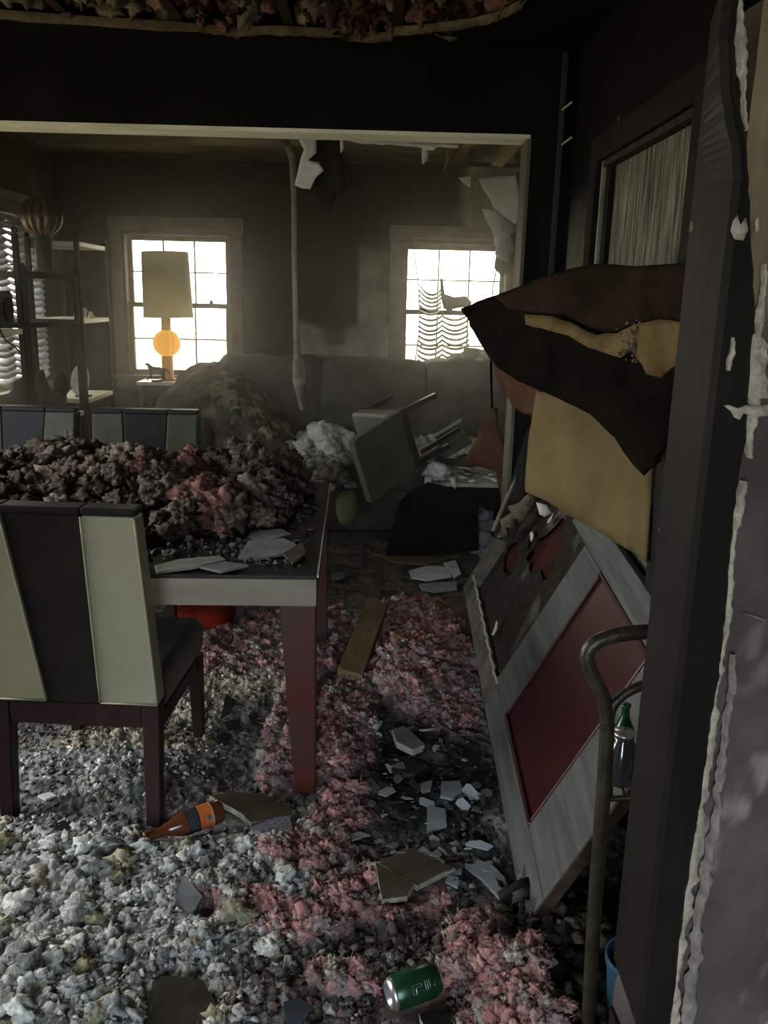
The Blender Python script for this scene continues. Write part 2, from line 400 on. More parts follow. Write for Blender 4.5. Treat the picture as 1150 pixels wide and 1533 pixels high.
# living-room ceiling with the burnt hole at the right rear
def ceil_col(x, y, P):
    n = fbm(P * np.array([1.1, 3.2, 1]), 5, 81); f = fbm(P * 9, 3, 82)
    pat = sstep(.05, .45, n + .35 * sstep(4.9, 4.0, y)) * .22 + np.clip(f, 0, 1) * .03  # lighter reflection patches towards the header painted into the colour
    a = np.clip(.93 - pat, 0, 1)
    return (1 - a)[:, None] * C3((.62, .52, .34)) + a[:, None] * C3((.055, .045, .030))
hole_p = [(.53, 4.15), (1.36, 4.1), (1.36, 6.5), (.72, 6.5), (.60, 6.1), (.66, 5.6), (.50, 5.2), (.58, 4.7)]
strip_p = [(-.14, 4.05), (.54, 4.02), (.54, 4.35), (.3, 4.28), (.12, 4.36), (-.02, 4.25), (-.12, 4.3)]
def inpoly(x, y, poly):
    r = np.zeros(x.shape, bool)
    for (x1, y1), (x2, y2) in zip(poly, poly[1:] + poly[:1]):
        c = ((y1 > y) != (y2 > y)) & (x < (x2 - x1) * (y - y1) / (y2 - y1 + 1e-9) + x1); r ^= c
    return r
def hole_lc(u, v):
    n = fbm(np.stack([u * 6, v * 6, u * 0], 1), 3, 88) * .06
    return inpoly(u + n, v + n, hole_p) | inpoly(u + n, v + n, strip_p)
us = lines(XL, XR2, .03); vz = lines(YH + .15, YB, .03)
wall_mesh('ceiling', us, vz, lambda u, v: np.stack([u, v, np.full_like(u, ZC)], 1), hole_lc, ceil_col, 1, .015)
# dining-room ceiling, most of it fallen
edge_px = [(-260, 12), (0, 26), (150, 37), (300, 47), (350, 52), (430, 50), (512, 54), (520, 60), (585, 59), (590, 52), (650, 47), (700, 40), (745, 30), (775, 14), (790, -4), (796, -40)]
edge = [PZ(x, y, ZC) for x, y in edge_px]
hole_d = [(p.x, p.y) for p in edge] + [(edge[-1].x + .02, 1.2), (-2.3, 1.2)]
def hole_dc(u, v):
    n = fbm(np.stack([u * 9, v * 9, u * 0], 1), 3, 98) * .012
    return inpoly(u + n, v + n, hole_d)
us = lines(XL, XR, .018); vz = lines(YF + .12, YH, .018)
wall_mesh('ceiling', us, vz, lambda u, v: np.stack([u, v, np.full_like(u, ZC)], 1), hole_dc,
          lambda x, y, P: np.broadcast_to(C3((.004, .0036, .0032)), (len(x), 3)), 1, .014)
# torn tan paper lip along the break
lip_v = []; lip_f = []
fine = []
for a, b in zip(edge[:-1], edge[1:]):
    for i in range(10): fine.append(a.lerp(b, i / 10))
fine.append(edge[-1])
for i, p in enumerate(fine):
    q = fbm(np.array([[i * .31, 2.2, 0], [i * .17, 5.1, 0]]), 3, 5)
    dz = .006 + .012 * abs(q[0]); dy = .012 + .01 * q[1]
    lip_v += [(p.x, p.y - .004, ZC - .001), (p.x, p.y - dy, ZC - dz), (p.x, p.y - dy - .004, ZC + .022)]
for i in range(len(fine) - 1):
    lip_f += [(3 * i, 3 * i + 3, 3 * i + 4, 3 * i + 1), (3 * i + 1, 3 * i + 4, 3 * i + 5, 3 * i + 2)]
struct(link_mesh('trim_torn_edge', lip_v, lip_f, mat('torn_gypsum_paper', (.075, .055, .033), .9, .45, 18, .3), smooth=True))
# joists above both holes and the dark roof deck
m_joist = mat('charred_joist', (.02, .013, .009), .8, .5, 9, .4)
for i in range(7):
    x = -2.2 + i * .406 + .22
    struct(MB().box((x, YF + .2, ZC + .03), (x + .038, YH - .01, ZC + .19)).build('joist', m_joist))
for i, x in enumerate((.62, .98)):
    struct(MB().box((x, YH + .16, ZC + .03), (x + .04, YB - .01, ZC + .19)).build('joist', m_oldwood))
struct(MB().box((XL, YF, ZC + .28), (XR2, YB, ZC + .34)).build('roof', m_soot))
bpy.context.view_layer.update()
# diagonal brace seen in the living-room ceiling hole
struct(MB().hexa([PY(735, 248, 5.6), PY(752, 250, 5.6), PY(783, 216, 4.3), PY(766, 216, 4.3)], [PY(735, 248, 5.6) + Vector((0, 0, .05)), PY(752, 250, 5.6) + Vector((0, 0, .05)), PY(783, 216, 4.3) + Vector((0, 0, .05)), PY(766, 216, 4.3) + Vector((0, 0, .05))]).build('joist', m_oldwood))

# cornice line and baseboards of the living room
struct(MB().box((XL, YB - .02, ZC - .028), (XR2, YB - .001, ZC - .001)).build('trim_4', mat('sooty_cornice', (.045, .04, .03), .6, .3, 6)))
struct(MB().box((XL + .001, YH + .16, ZC - .028), (XL + .02, YB - .02, ZC - .001)).build('trim_5', MATS['sooty_cornice']))
struct(MB().box((XL + .02, YB - .018, -.01), (XR2, YB - .001, .10)).build('baseboard_back', m_frame))
struct(MB().box((XL + .001, YF + .13, -.01), (XL + .018, YB - .02, .10)).build('baseboard_left', m_frame))

# windows: local x along the wall, y outward, z up
m_pane = glass_mat('smoky_pane', (1, .985, .95), .05)
m_brass = mat('tarnished_brass', (.12, .10, .06), .4, .3, 20, metal=.6)
def window(name, loc, rz, wd, ht, cols=3, m=m_frame, cas=.085, sill=True):
    t = struct(thing(name, None, None, loc, (0, 0, rz)))
    c = cas
    for lo, hi in (((-c, -.02, -.0), (-.004, -.001, ht + .004)), ((wd + .004, -.02, 0), (wd + c, -.001, ht + .004)), ((-c - .01, -.024, ht + .005), (wd + c + .01, -.001, ht + c + .02))):
        MB().box(lo, hi).build('casing', m, t, bevel=.004)
    if sill:
        MB().box((-c - .03, -.06, -.03), (wd + c + .03, .08, -.001)).build('sill', m, t, bevel=.004)
        MB().box((-c, -.022, -.10), (wd + c, -.001, -.032)).build('apron', m, t, bevel=.003)
    for lo, hi in (((0, 0, 0), (.018, .118, ht)), ((wd - .018, 0, 0), (wd, .118, ht)), ((.018, 0, ht - .018), (wd - .018, .118, ht))):
        MB().box(lo, hi).build('jamb', m, t)
    hm = ht / 2; i0 = .019; i1 = wd - .019
    for (z0, z1, y0, nm) in ((hm - .018, ht - .019, .075, 'upper_sash'), (.001, hm + .018, .035, 'lower_sash')):
        s = bpy.data.objects.new(nm, None); COL.objects.link(s); s.parent = t
        st, rl, y1 = .030, .036, y0 + .034
        MB().box((i0, y0, z0), (i0 + st, y1, z1)).build('stile', m, s); MB().box((i1 - st, y0, z0), (i1, y1, z1)).build('stile', m, s)
        MB().box((i0 + st, y0, z0), (i1 - st, y1, z0 + rl)).build('rail', m, s); MB().box((i0 + st, y0, z1 - rl), (i1 - st, y1, z1)).build('rail', m, s)
        gx0, gx1, gz0, gz1 = i0 + st, i1 - st, z0 + rl, z1 - rl; mw = .010
        for k in range(1, cols):
            x = gx0 + (gx1 - gx0) * k / cols; MB().box((x - mw / 2, y0 + .004, gz0), (x + mw / 2, y1 - .004, gz1)).build('muntin', m, s)
        zz = (gz0 + gz1) / 2; MB().box((gx0, y0 + .003, zz - mw / 2), (gx1, y1 - .003, zz + mw / 2)).build('muntin', m, s)
        for k in range(cols):
            for q in range(2):
                xa = gx0 + (gx1 - gx0) * k / cols + .004; xb = gx0 + (gx1 - gx0) * (k + 1) / cols - .004
                za, zb = (gz0, zz) if q == 0 else (zz, gz1)
                MB().box((xa, y0 + .016, za), (xb, y0 + .019, zb)).build('pane', m_pane, s)
    for x in (wd * .2, wd * .8):
        MB().lathe([(.014, 0), (.016, .006), (.012, .018), (.004, .024)], 12).build('latch', m_brass, t, smooth=True).location = (x, .052, hm + .0185)
    return t
window('window_1', (W1[0], YB, W1[2]), 0, W1[1] - W1[0], W1[3] - W1[2])
window('window_2', (W2[0], YB, W2[2]), 0, W2[1] - W2[0], W2[3] - W2[2])
window('window_3', (XL, W3[0], W3[2]), R(90), .96, W3[3] - W3[2], 2)
window('window_4', (XL, W3[0] + 1.04, W3[2]), R(90), .96, W3[3] - W3[2], 2)
struct(MB().box((XL - .11, W3[0] + .962, W3[2]), (XL - .001, W3[0] + 1.038, W3[3])).build('trim_mullion', m_frame))
struct(MB().box((XL + .001, W3[0] - .12, W3[3] + .11), (XL + .05, W3[1] + .12, W3[3] + .15)).build('trim_valance', mat('valance_wood', (.16, .15, .12), .5, .3, 8)))

# door in the right wall: casing, jamb and the soot-streaked slab
m_doorpale = mat('streaked_pale_door', (.025, .024, .018), .55, .3, 5, .1, stretch=(1, 9, .8), col2=(.20, .192, .14), mixpow=(.40, .66))
d = struct(thing('door_1', None, None, (XR, D1[0], 0)))
MB().box((-.022, D1[1] - D1[0] - .0, 0), (-.001, D1[1] - D1[0] + .085, D1[2] + .085)).build('casing', m_soot, d, bevel=.004)
MB().box((-.022, -.085, 0), (-.001, 0, D1[2] + .085)).build('casing', m_soot, d, bevel=.004)
MB().box((-.022, 0, D1[2]), (-.001, D1[1] - D1[0], D1[2] + .085)).build('casing', m_soot, d, bevel=.004)
MB().box((0, D1[1] - D1[0] - .02, 0), (.115, D1[1] - D1[0], D1[2])).build('jamb', mat('pale_jamb', (.20, .19, .14), .6, .3, 6), d)
MB().box((0, 0, 0), (.115, .02, D1[2])).build('jamb', MATS['pale_jamb'], d)
MB().box((.0, .02, D1[2] - .02), (.115, D1[1] - D1[0] - .02, D1[2])).build('jamb', m_charwood, d)
MB().box((.012, D1[1] - D1[0] - .075, 0), (.03, D1[1] - D1[0] - .021, D1[2] - .021)).build('stop', m_soot, d)
MB().box((.032, .022, .008), (.072, D1[1] - D1[0] - .022, D1[2] - .022)).build('door_slab', m_doorpale, d)
MB().lathe([(.001, 0), (.026, .004), (.03, .02), (.02, .04), (.012, .05), (.03, .052), (.03, .056)], 16).build('door_handle', m_brass, d, True).matrix_local = Matrix.Translation((-.025, .1, .95)) @ Matrix.Rotation(R(90), 4, 'Y')
MB().box((.10, -.1, -.02), (.115, D1[1] - D1[0] + .1, D1[2] + .1)).build('backing', m_soot, d)

# the doorway the camera looks through: front wall, black casing, raw torn edge
def front_col(x, z, P):
    n = fbm(P * np.array([6, 1, 2.2]), 5, 102); n2 = fbm(P * np.array([26, 1, 15]), 4, 104); sp = sstep(.16, .42, n2) * (.25 + .75 * sstep(1.35, .7, z))
    tan = sstep(1.42, 1.60, z + n * .08)
    a = C3((.066, .055, .053)) * (1 + .5 * n[:, None]); a = a + sp[:, None] * C3((.16, .14, .13)) * (1 - tan)[:, None]
    t = C3((.16, .12, .075)) * (1 + .35 * fbm(P * np.array([45, 1, 3]), 3, 106))[:, None]
    return a * (1 - tan)[:, None] + t * tan[:, None]
us = lines(.405, .86, .008); vz = lines(0, 2.75, .012)
wall_mesh('wall_front', us, vz, lambda u, v: np.stack([u, YF + .004 * fbm(np.stack([u * 30, v * 18, u * 0], 1), 4, 109), v], 1), None, front_col, -1, .115)
m_baffle = mat('light_baffle_paint', (.20, .19, .18), .8, .2, 4)  # unseen roof and walls added behind the camera to limit the sky light
struct(MB().box((-2.0, -2.2, 2.45), (1.4, YF, 2.55)).build('light_baffle_roof', m_baffle))
struct(MB().box((-2.0, -2.2, -.06), (-1.88, YF, 2.45)).build('light_baffle_wall', m_baffle))
struct(MB().box((1.28, -2.2, -.06), (1.4, YF, 2.45)).build('light_baffle_wall', m_baffle))
for lo, hi in (((-1.88, -2.2, -.06), (-1.25, -2.1, 2.45)), ((.15, -2.2, -.06), (1.28, -2.1, 2.45)), ((-1.25, -2.2, 2.1), (.15, -2.1, 2.45))):  # added end wall, its small opening narrows the light further
    struct(MB().box(lo, hi).build('light_baffle_wall', m_baffle))
struct(MB().box((-2.4, YF, 0), (-.80, YF + .115, 2.75)).build('wall_front_left', m_soot))
struct(MB().box((-.80, YF, 2.12), (.44, YF + .115, 2.75)).build('wall_front_top', m_soot))
cas_r = [(1112, -30), (1104, 60), (1108, 150), (1122, 230), (1128, 340), (1134, 470), (1126, 560), (1120, 660), (1107, 720), (1098, 820), (1088, 930), (1080, 1010), (1063, 1110), (1050, 1220), (1030, 1340), (1016, 1450), (1004, 1560)]
vv = []; ff = []
for i in range(len(cas_r) - 1):
    for k in range(6):
        t = k / 6; x = cas_r[i][0] * (1 - t) + cas_r[i + 1][0] * t; y = cas_r[i][1] * (1 - t) + cas_r[i + 1][1] * t
        p = PY(x + rnd.uniform(-1.6, 1.6), y, YF - .02)
        xe = min(.389, p.x - .016)
        for X, Y in ((.392, YF + .115), (xe, YF - .012), (xe + .006, YF - .021), (p.x - .006, YF - .021), (p.x, YF - .014), (p.x + .004, YF + .02)):
            vv.append((X, Y, p.z))
n = len(vv) // 6
for i in range(n - 1):
    for j in range(5): ff.append((6 * i + j, 6 * i + j + 1, 6 * i + 7 + j, 6 * i + 6 + j))
m_casing = mat('blistered_black_casing', (.0055, .005, .0045), .6, .4, 9, .12, 40, col2=(.012, .0105, .0095), stretch=(1, 1, .5))
struct(link_mesh('trim_6', vv, ff, m_casing, smooth=False))
struct(MB().box((.393, YF - .01, -.01), (.46, YF + .11, .45)).build('trim_6_base', m_casing))
struct(MB().box((.393, YF - .01, 1.835), (.44, YF + .11, 2.75)).build('trim_6_head', m_casing))
# curled caulk / torn drywall ridge between casing and wall
m_ridge = mat('torn_drywall_ridge', (.24, .205, .16), .9, .4, 40, .5, col2=(.50, .44, .35))
m_ridge2 = mat('dusty_mauve_ridge', (.13, .112, .102), .9, .4, 50, .4, col2=(.27, .24, .22))
def ridge(px, wdt, seed, name='trim_ridge', Y=YF - .012, m=None):
    vs_, fs_ = [], []; pts = []
    for (a, b, wa), (c, e, wb) in zip(px[:-1], px[1:]):
        n = max(2, int(abs(e - b) / 4))
        for i in range(n): t = i / n; pts.append((a + (c - a) * t, b + (e - b) * t, wa + (wb - wa) * t))
    for i, (x, y, wd) in enumerate(pts):
        q = fbm(np.array([[i * .21, seed, 0], [i * .33, seed + 9, 0], [i * .5, seed + 4, 3]]), 3, seed)
        c = PY(x + q[0] * 5, y, Y); hw = wd * 1.35 / FPX * (1 + .6 * q[1]) / 2; h = .007 + .006 * q[2]
        for k in range(5):
            t = -1 + k / 2; vs_.append((c.x + hw * t, Y - h * (1 - t * t) + .004, c.z))
    for i in range(len(pts) - 1):
        for j in range(4): fs_.append((5 * i + j, 5 * i + j + 1, 5 * i + 6 + j, 5 * i + 5 + j))
    return struct(link_mesh(name, vs_, fs_, m or m_ridge, smooth=True))
ridge([(1106, -5, 12), (1112, 80, 14), (1114, 120, 8), (1119, 200, 3)], 1, 3)
ridge([(1148, 395, 5), (1138, 470, 10), (1135, 540, 6), (1128, 585, 9), (1132, 612, 18), (1128, 640, 14), (1121, 690, 8)], 1, 13)
ridge([(1098, 505, 6), (1094, 545, 9), (1090, 560, 6)], 1, 17, Y=YF - .024)
ridge([(1116, 720, 8), (1110, 745, 12), (1098, 830, 12), (1090, 930, 9), (1076, 1000, 14), (1068, 1060, 13), (1052, 1190, 20), (1040, 1270, 16), (1030, 1350, 20), (1016, 1440, 16), (1004, 1545, 20)], 1, 23)
ridge([(1102, 980, 8), (1088, 1100, 10), (1072, 1240, 12), (1050, 1360, 14), (1030, 1545, 16)], 1, 29, m=m_ridge2)
vs_ = [PY(x, y, YF - .025) for x, y in ((1084, 607), (1092, 606), (1104, 611), (1118, 606), (1134, 608), (1150, 606), (1150, 622), (1128, 624), (1112, 618), (1106, 628), (1098, 624), (1094, 616))]
o = poly_sheet('trim_torn_paper', vs_, m_ridge, thick=.005, cuts=1, noise=.002, tears=.001); struct(o)
for pts in ([(1098, 330), (1104, 322), (1108, 338), (1116, 326), (1120, 345), (1112, 360), (1100, 358), (1094, 345)], [(1130, 330), (1135, 325), (1136, 345), (1131, 350)]):
    struct(poly_sheet('trim_scraped_patch', [PY(x, y, YF - .024) for x, y in pts], m_ridge, thick=.002, cuts=1, noise=.001, tears=.001))
ridge([(1130, 500, 26), (1135, 560, 24), (1133, 600, 30)], 1, 31)
ridge([(1108, 916, 3), (1126, 922, 4), (1140, 927, 5), (1150, 930, 5)], 1, 41, Y=YF - .006)
# ------------------------------------------------------------------ dining table
m_tabletop = mat('black_gloss_tabletop', (.012, .012, .013), .22, .5, 9, .08, spec=.5)
m_apron = mat('smoked_silver_apron', (.19, .165, .125), .5, .3, 5, .1, stretch=(.4, 2, 2), col2=(.28, .25, .20))
m_leg = mat('red_brown_lacquer', (.075, .016, .010), .35, .4, 4, .08, spec=.4, col2=(.035, .028, .027), mixpow=(.42, .62))
m_metal_edge = mat('bright_metal_edge', (.62, .60, .52), .3, .2, 30, metal=.7)
TX0, TX1, TY0, TY1, TZ = -2.02, -.147, 2.346, 3.63, .74
ROT = R(1.2)
tb = thing('dining_table', 'black-topped dining table with pale apron under a heap of burnt insulation', 'table', (TX1, TY0, 0), (0, 0, ROT))
LW, LD = TX1 - TX0, TY1 - TY0
MB().box((-LW, 0, TZ - .012), (0, LD, TZ)).build('table_top', m_tabletop, tb, bevel=.002)
MB().box((-LW + .001, .002, TZ - .095), (-.002, .026, TZ - .0125)).build('apron', m_apron, tb, bevel=.003)
MB().box((-LW + .001, LD - .026, TZ - .095), (-.002, LD - .002, TZ - .0125)).build('apron', m_apron, tb, bevel=.003)
MB().box((-.024, .027, TZ - .095), (-.003, LD - .027, TZ - .0125)).build('apron', m_leg, tb, bevel=.003)
MB().box((-.0008, .001, TZ - .006), (.0035, LD - .001, TZ + .002)).build('metal_edge', m_metal_edge, tb)
for (x, y, sx, sy) in ((-.005, .03, -1, 1), (-.005, LD - .03, -1, -1), (-LW + .005, .03, 1, 1), (-LW + .005, LD - .03, 1, -1)):
    wt, wb = .108, .062
    def q(wd, z): return [(x, y, z), (x + sx * wd, y, z), (x + sx * wd, y + sy * wd, z), (x, y + sy * wd, z)]
    a, b = q(wb, -.01), q(wt, TZ - .0955)
    if sx * sy < 0: a, b = a[::-1], b[::-1]
    MB().hexa(a, b).build('leg', m_leg, tb, bevel=.004)

# ------------------------------------------------------------------ striped dining chairs
m_cream = mat('cream_vinyl', (.20, .185, .115), .42, .16, 3, .05, 60, col2=(.28, .265, .18), spec=.4)
m_darkvinyl = mat('dark_brown_vinyl', (.014, .012, .011), .5, .25, 6, .1, 80)
m_chairwood = mat('dark_stained_wood', (.024, .013, .012), .4, .4, 6, .1, stretch=(1, 1, .2))
m_seat = mat('grey_green_vinyl', (.085, .085, .068), .4, .3, 5, .08, spec=.45)
m_cream_dark = mat('dark_olive_vinyl', (.05, .05, .032), .45, .3, 4, .05)  # darker olive copy of the cream, for the far chairs
BZ, BT, REC = .395, .985, .125                 # back bottom, top, recline
def bp(x, z, y=0): return Vector((x, -REC * (z - BZ) / (BT - BZ) + y, z))
def slab(mb, xs0, xs1, z0, z1, y0, y1, n=6):    # reclined panel between two slanting sides
    vs_ = []; 
    for k in range(n + 1):
        t = k / n; z = z0 + (z1 - z0) * t; a = xs0[0] + (xs0[1] - xs0[0]) * t; b = xs1[0] + (xs1[1] - xs1[0]) * t
        vs_ += [bp(a, z, y0), bp(b, z, y0), bp(b, z, y1), bp(a, z, y1)]
    fs_ = [(0, 3, 2, 1), (4 * n, 4 * n + 1, 4 * n + 2, 4 * n + 3)]
    for k in range(n):
        for j in range(4): fs_.append((4 * k + j, 4 * k + (j + 1) % 4, 4 * k + 4 + (j + 1) % 4, 4 * k + 4 + j))
    return mb.add(vs_, fs_)
def make_chair(label, group, cream=m_cream):
    t = thing('dining_chair', label, 'chair', group=group)
    hw = .243
    for s in (-1, 1):
        a, b = sorted((s * .075, s * hw)); c, e = sorted((s * .102, s * (hw + .002)))
        slab(MB(), (a + .002, c + .002), (b, e), BZ, BT - .013, -.033, .030).build('cream_panel', cream, t, bevel=.008, seg=3)
        for xx in ((s * .0775, s * .1045), (s * (hw - .003), s * (hw - .001))):
            MB().tube([bp(xx[0] + (xx[1] - xx[0]) * k / 8, BZ + .004 + (BT - .02 - BZ) * k / 8, -.0345) for k in range(9)], .0034, 8).build('piping', cream, t, True)
        MB().tube([bp(s * .078, BZ + .003, -.0345), bp(s * (hw - .003), BZ + .003, -.0345)], .0034, 8).build('piping', cream, t, True)
    slab(MB(), (-.0745, -.1015), (.0745, .1015), BZ - .004, BT - .013, -.031, .029).build('dark_panel', m_darkvinyl, t, bevel=.004)
    for x0, x1 in ((-.2445, -.1045), (-.1035, .1035), (.1045, .2445)):
        slab(MB(), (x0, x0), (x1, x1), BT - .0125, BT + .008, -.035, .033, 2).build('top_band', m_darkvinyl if x0 != -.1035 else m_darkvinyl, t, bevel=.007, seg=3)
    MB().box((-.19, -.028, BZ - .075), (.19, .028, BZ - .006)).build('back_rail', m_chairwood, t, bevel=.003)
    for s in (-1, 1):
        x0 = s * .19; x1 = s * .241; y0 = -.028
        lo = [(s * .196, -.05, -.012), (s * .236, -.05, -.012), (s * .236, -.012, -.012), (s * .196, -.012, -.012)]
        hi = [(x0 + s * .001, y0, BZ - .005), (x1, y0, BZ - .005), (x1, .028, BZ - .005), (x0 + s * .001, .028, BZ - .005)]
        if s < 0: lo, hi = lo[::-1], hi[::-1]
        MB().hexa(lo, hi).build('rear_leg', m_chairwood, t, bevel=.003)
        lo = [(s * .200, .458, -.012), (s * .232, .458, -.012), (s * .232, .490, -.012), (s * .200, .490, -.012)]
        hi = [(s * .186, .445, .335), (s * .234, .445, .335), (s * .234, .492, .335), (s * .186, .492, .335)]
        if s < 0: lo, hi = lo[::-1], hi[::-1]
        MB().hexa(lo, hi).build('front_leg', m_chairwood, t, bevel=.003)
        MB().box((s * .214 - .013, .029, .285), (s * .214 + .013, .444, .334)).build('side_rail', m_chairwood, t, bevel=.002)
    sb = MB().box((-.238, .032, .336), (.238, .505, .462)).build('seat', m_seat, t, bevel=.035, seg=5, smooth=True)
    return t
chair = make_chair('cream and dark striped dining chair in front, its back to the viewer', 'striped dining chairs')
chair.location = (-.822, 2.252, 0); chair.rotation_euler = (0, 0, R(-3.5))
# soot mark on the near chair
for label, loc, rot in (
    ('striped dining chair at the far side of the table, beside the burnt sofa', (-1.05, 3.885, 0), (0, 0, R(181))),
    ('striped dining chair at the far side of the table, in front of the black shelving', (-1.625, 3.90, 0), (0, 0, R(178))),
    ('dusty olive dining chair tipped over in front of the sofa, legs in the air', None, None)):
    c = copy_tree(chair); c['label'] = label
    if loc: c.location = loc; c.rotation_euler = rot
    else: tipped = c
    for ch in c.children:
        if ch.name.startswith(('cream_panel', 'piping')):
            ch.data = ch.data.copy(); ch.data.materials[0] = m_cream_dark if loc else mat('dusty_sage_vinyl', (.07, .073, .05), .5, .3, 4, .05)
        if loc and ch.name.startswith('top_band'):
            pass
# tipped chair: legs up and away to the right, outside of its back towards the viewer
rr = Vector((-.27, -.65, -.70)).normalized(); ur = Vector((.83, 0, -.52)); ur = (ur - rr * ur.dot(rr)).normalized(); br = rr.cross(ur)
M3 = Matrix((_r, _u, -_f)).transposed() @ Matrix((rr, ur, br))
TS = .76
tipped.matrix_world = Matrix.Translation(PY(600, 613, 5.0) - (M3 @ Vector((.24, -.01, .36))) * TS) @ M3.to_4x4() @ Matrix.Scale(TS, 4)
for ch in tipped.children:
    if ch.name.startswith(('dark_panel', 'top_band')):
        ch.data = ch.data.copy(); ch.data.materials[0] = MATS['dusty_sage_vinyl']

# ------------------------------------------------------------------ leaning door with red panel
A = Vector((.403, 1.804, .02)); Ld = Vector((.0246, .9964, .0805)).normalized(); Wd = Vector((.451, -.083, .889)); Wd = (Wd - Ld * Wd.dot(Ld)).normalized(); Nd = Wd.cross(Ld)
m_doorwhite = mat('smoked_white_door_paint', (.050, .050, .047), .5, .35, 6, .25, 50, stretch=(.3, 4, 1), col2=(.115, .118, .114))
m_doorburnt = mat('scorched_door_paint', (.035, .032, .027), .7, .6, 10, .5, 45, col2=(.13, .122, .10))
m_red = mat('dark_red_panel', (.026, .0022, .005), .4, .3, 3, .05, spec=.3, col2=(.036, .007, .007))
m_core = mat('brown_door_edge', (.05, .032, .022), .8, .5, 20, .4)
fd = thing('fallen_panel_door', 'white panel door with a dark red panel lying on its edge, leaning at the right', 'door')
fd.matrix_world = Matrix.Translation(A) @ Matrix((Ld, Wd, Nd)).transposed().to_4x4()      # local x along its length, y across, z out of its face
TH = .036
def dbox(x0, y0, x1, y1, z0=-TH, z1=0): return MB().box((x0, y0, z0), (x1, y1, z1))
dbox(0, 0, 1.02, .092).build('stile', m_doorwhite, fd, bevel=.003)
dbox(1.021, 0, 2.08, .090).build('stile', m_doorburnt, fd, bevel=.003)
dbox(0, .69, 1.30, .785).build('stile', m_doorwhite, fd, bevel=.003)
dbox(.0005, .0925, .265, .6895).build('bottom_rail', m_doorwhite, fd, bevel=.003)
dbox(.825, .0925, 1.06, .6895).build('lock_rail', m_doorwhite, fd, bevel=.003)
dbox(1.90, .0925, 2.08, .6895).build('top_rail', m_doorburnt, fd, bevel=.003)
dbox(-.004, -.002, .0, .785, -TH + .002, -.004).build('door_edge', m_core, fd)
dbox(.266, .093, .8245, .689, -.028, -.010).build('red_panel', m_red, fd)
for b in ((.2655, .0925, .8245, .106), (.2655, .676, .8245, .6895), (.2655, .1065, .280, .6755), (.811, .1065, .8245, .6755)):
    dbox(*b, -.028, .003).build('molding', m_red, fd, bevel=.005)
# burnt-through upper panel: ragged skin with a hole
P, F = grid(lines(1.061, 1.899, .012), lines(.093, .689, .012), lambda u, v: np.stack([u, v, -.016 + .012 * fbm(np.stack([u * 14, v * 14, u * 0], 1), 5, 55)], 1),
            lambda u, v: (np.hypot((u - 1.40) / .24, (v - .50) / .13) + .7 * fbm(np.stack([u * 9, v * 9, u * 0], 1), 4, 56) < .75) | (np.hypot((u - 1.75) / .16, (v - .33) / .08) + .7 * fbm(np.stack([u * 9, v * 9, u * 0], 1), 4, 58) < .7))
n = fbm(P * np.array([6, 6, 1]), 5, 57); k = sstep(.26, .5, n)[:, None]
cc = C3((.020, .017, .013)) * (1 - k) + C3((.075, .068, .053)) * k
link_mesh('burnt_panel', P, F, mat('burnt_panel_skin', rough=.8, var=.5, scale=30, bump=.6, bscale=60, vcol=True), fd, True, cols=cc)
dbox(1.061, .093, 1.899, .689, -.034, -.032).build('panel_back', mat('red_brown_inner_skin', (.03, .008, .006), .7, .4, 8), fd)
rg = MB().tube([(1.03 + i * .03, .094 + .004 * math.sin(i * 1.7), .001 + .002 * math.sin(i * 2.9)) for i in range(34)], [.004 + .003 * abs(math.sin(i * 1.3)) for i in range(34)], 6).build('flaking_edge', m_palewood, fd)
# peeling paint curls on the door
for (s_, t_, l_, rz) in ((1.35, .16, .06, 1.2), (1.58, .50, .05, .3), (1.98, .50, .07, .5), (1.50, .62, .06, 2.2)):
    pc = [(-.5, -.2), (-.1, -.26), (.5, -.1), (.42, .18), (0, .24), (-.46, .15)]
    vs_ = [(s_ + l_ * (x * math.cos(rz) - y * math.sin(rz)), t_ + l_ * (x * math.sin(rz) + y * math.cos(rz)), .004 + .03 * max(0, x) * l_ / .09) for x, y in pc]
    o = link_mesh('paint_flake', vs_ + [(a, b, c + .002) for a, b, c in vs_], [tuple(range(5, -1, -1)), tuple(range(6, 12))] + [(i, (i + 1) % 6, 6 + (i + 1) % 6, 6 + i) for i in range(6)], m_palewood, fd)

# ------------------------------------------------------------------ bentwood rack by the near jamb
m_rack = mat('sooty_metal_tube', (.012, .011, .009), .38, .5, 25, .2, metal=.3, spec=.4, col2=(.055, .043, .027))
rk = thing('tube_rack', 'bent blackened tube rack standing between the near jamb and the leaning door', 'rack', (.47, 1.45, 0))
def loc_pts(pts, Y, o, dy=0): return [PY(x, y, Y) - o + Vector((0, dy, 0)) for x, y in pts]
ro = Vector((.47, 1.45, 0))
big = [(1010, 944), (965, 946), (930, 949), (900, 957), (884, 968), (878, 982), (882, 1000), (892, 1020), (904, 1045), (909, 1070), (909, 1100), (906, 1150), (903, 1200), (898, 1260), (893, 1320), (888, 1400), (884, 1470), (880, 1545)]
def smooth_path(p, it=2):
    for _ in range(it):
        o = [p[0]]
        for a, b in zip(p[:-1], p[1:]): o += [a.lerp(b, .25), a.lerp(b, .75)]
        p = o + [p[-1]]
    return p
pp = smooth_path(loc_pts(big, 1.45, ro)); pp[-1].z = -.01
MB().tube(pp, .014, 12).build('bent_tube', m_rack, rk, True)
pp = smooth_path(loc_pts([(1000, 1012), (960, 1026), (935, 1038), (918, 1055), (912, 1075)], 1.45, ro))
MB().tube(pp, .0095, 12).build('brace', m_rack, rk, True)
for dx, dy in ((.20, .02), (.22, .2)):
    MB().tube([(.0 + dx, dy, .93 if dy < .1 else .80), (.0 + dx, dy, -.01)], .014, 10).build('bent_tube', m_rack, rk, True)
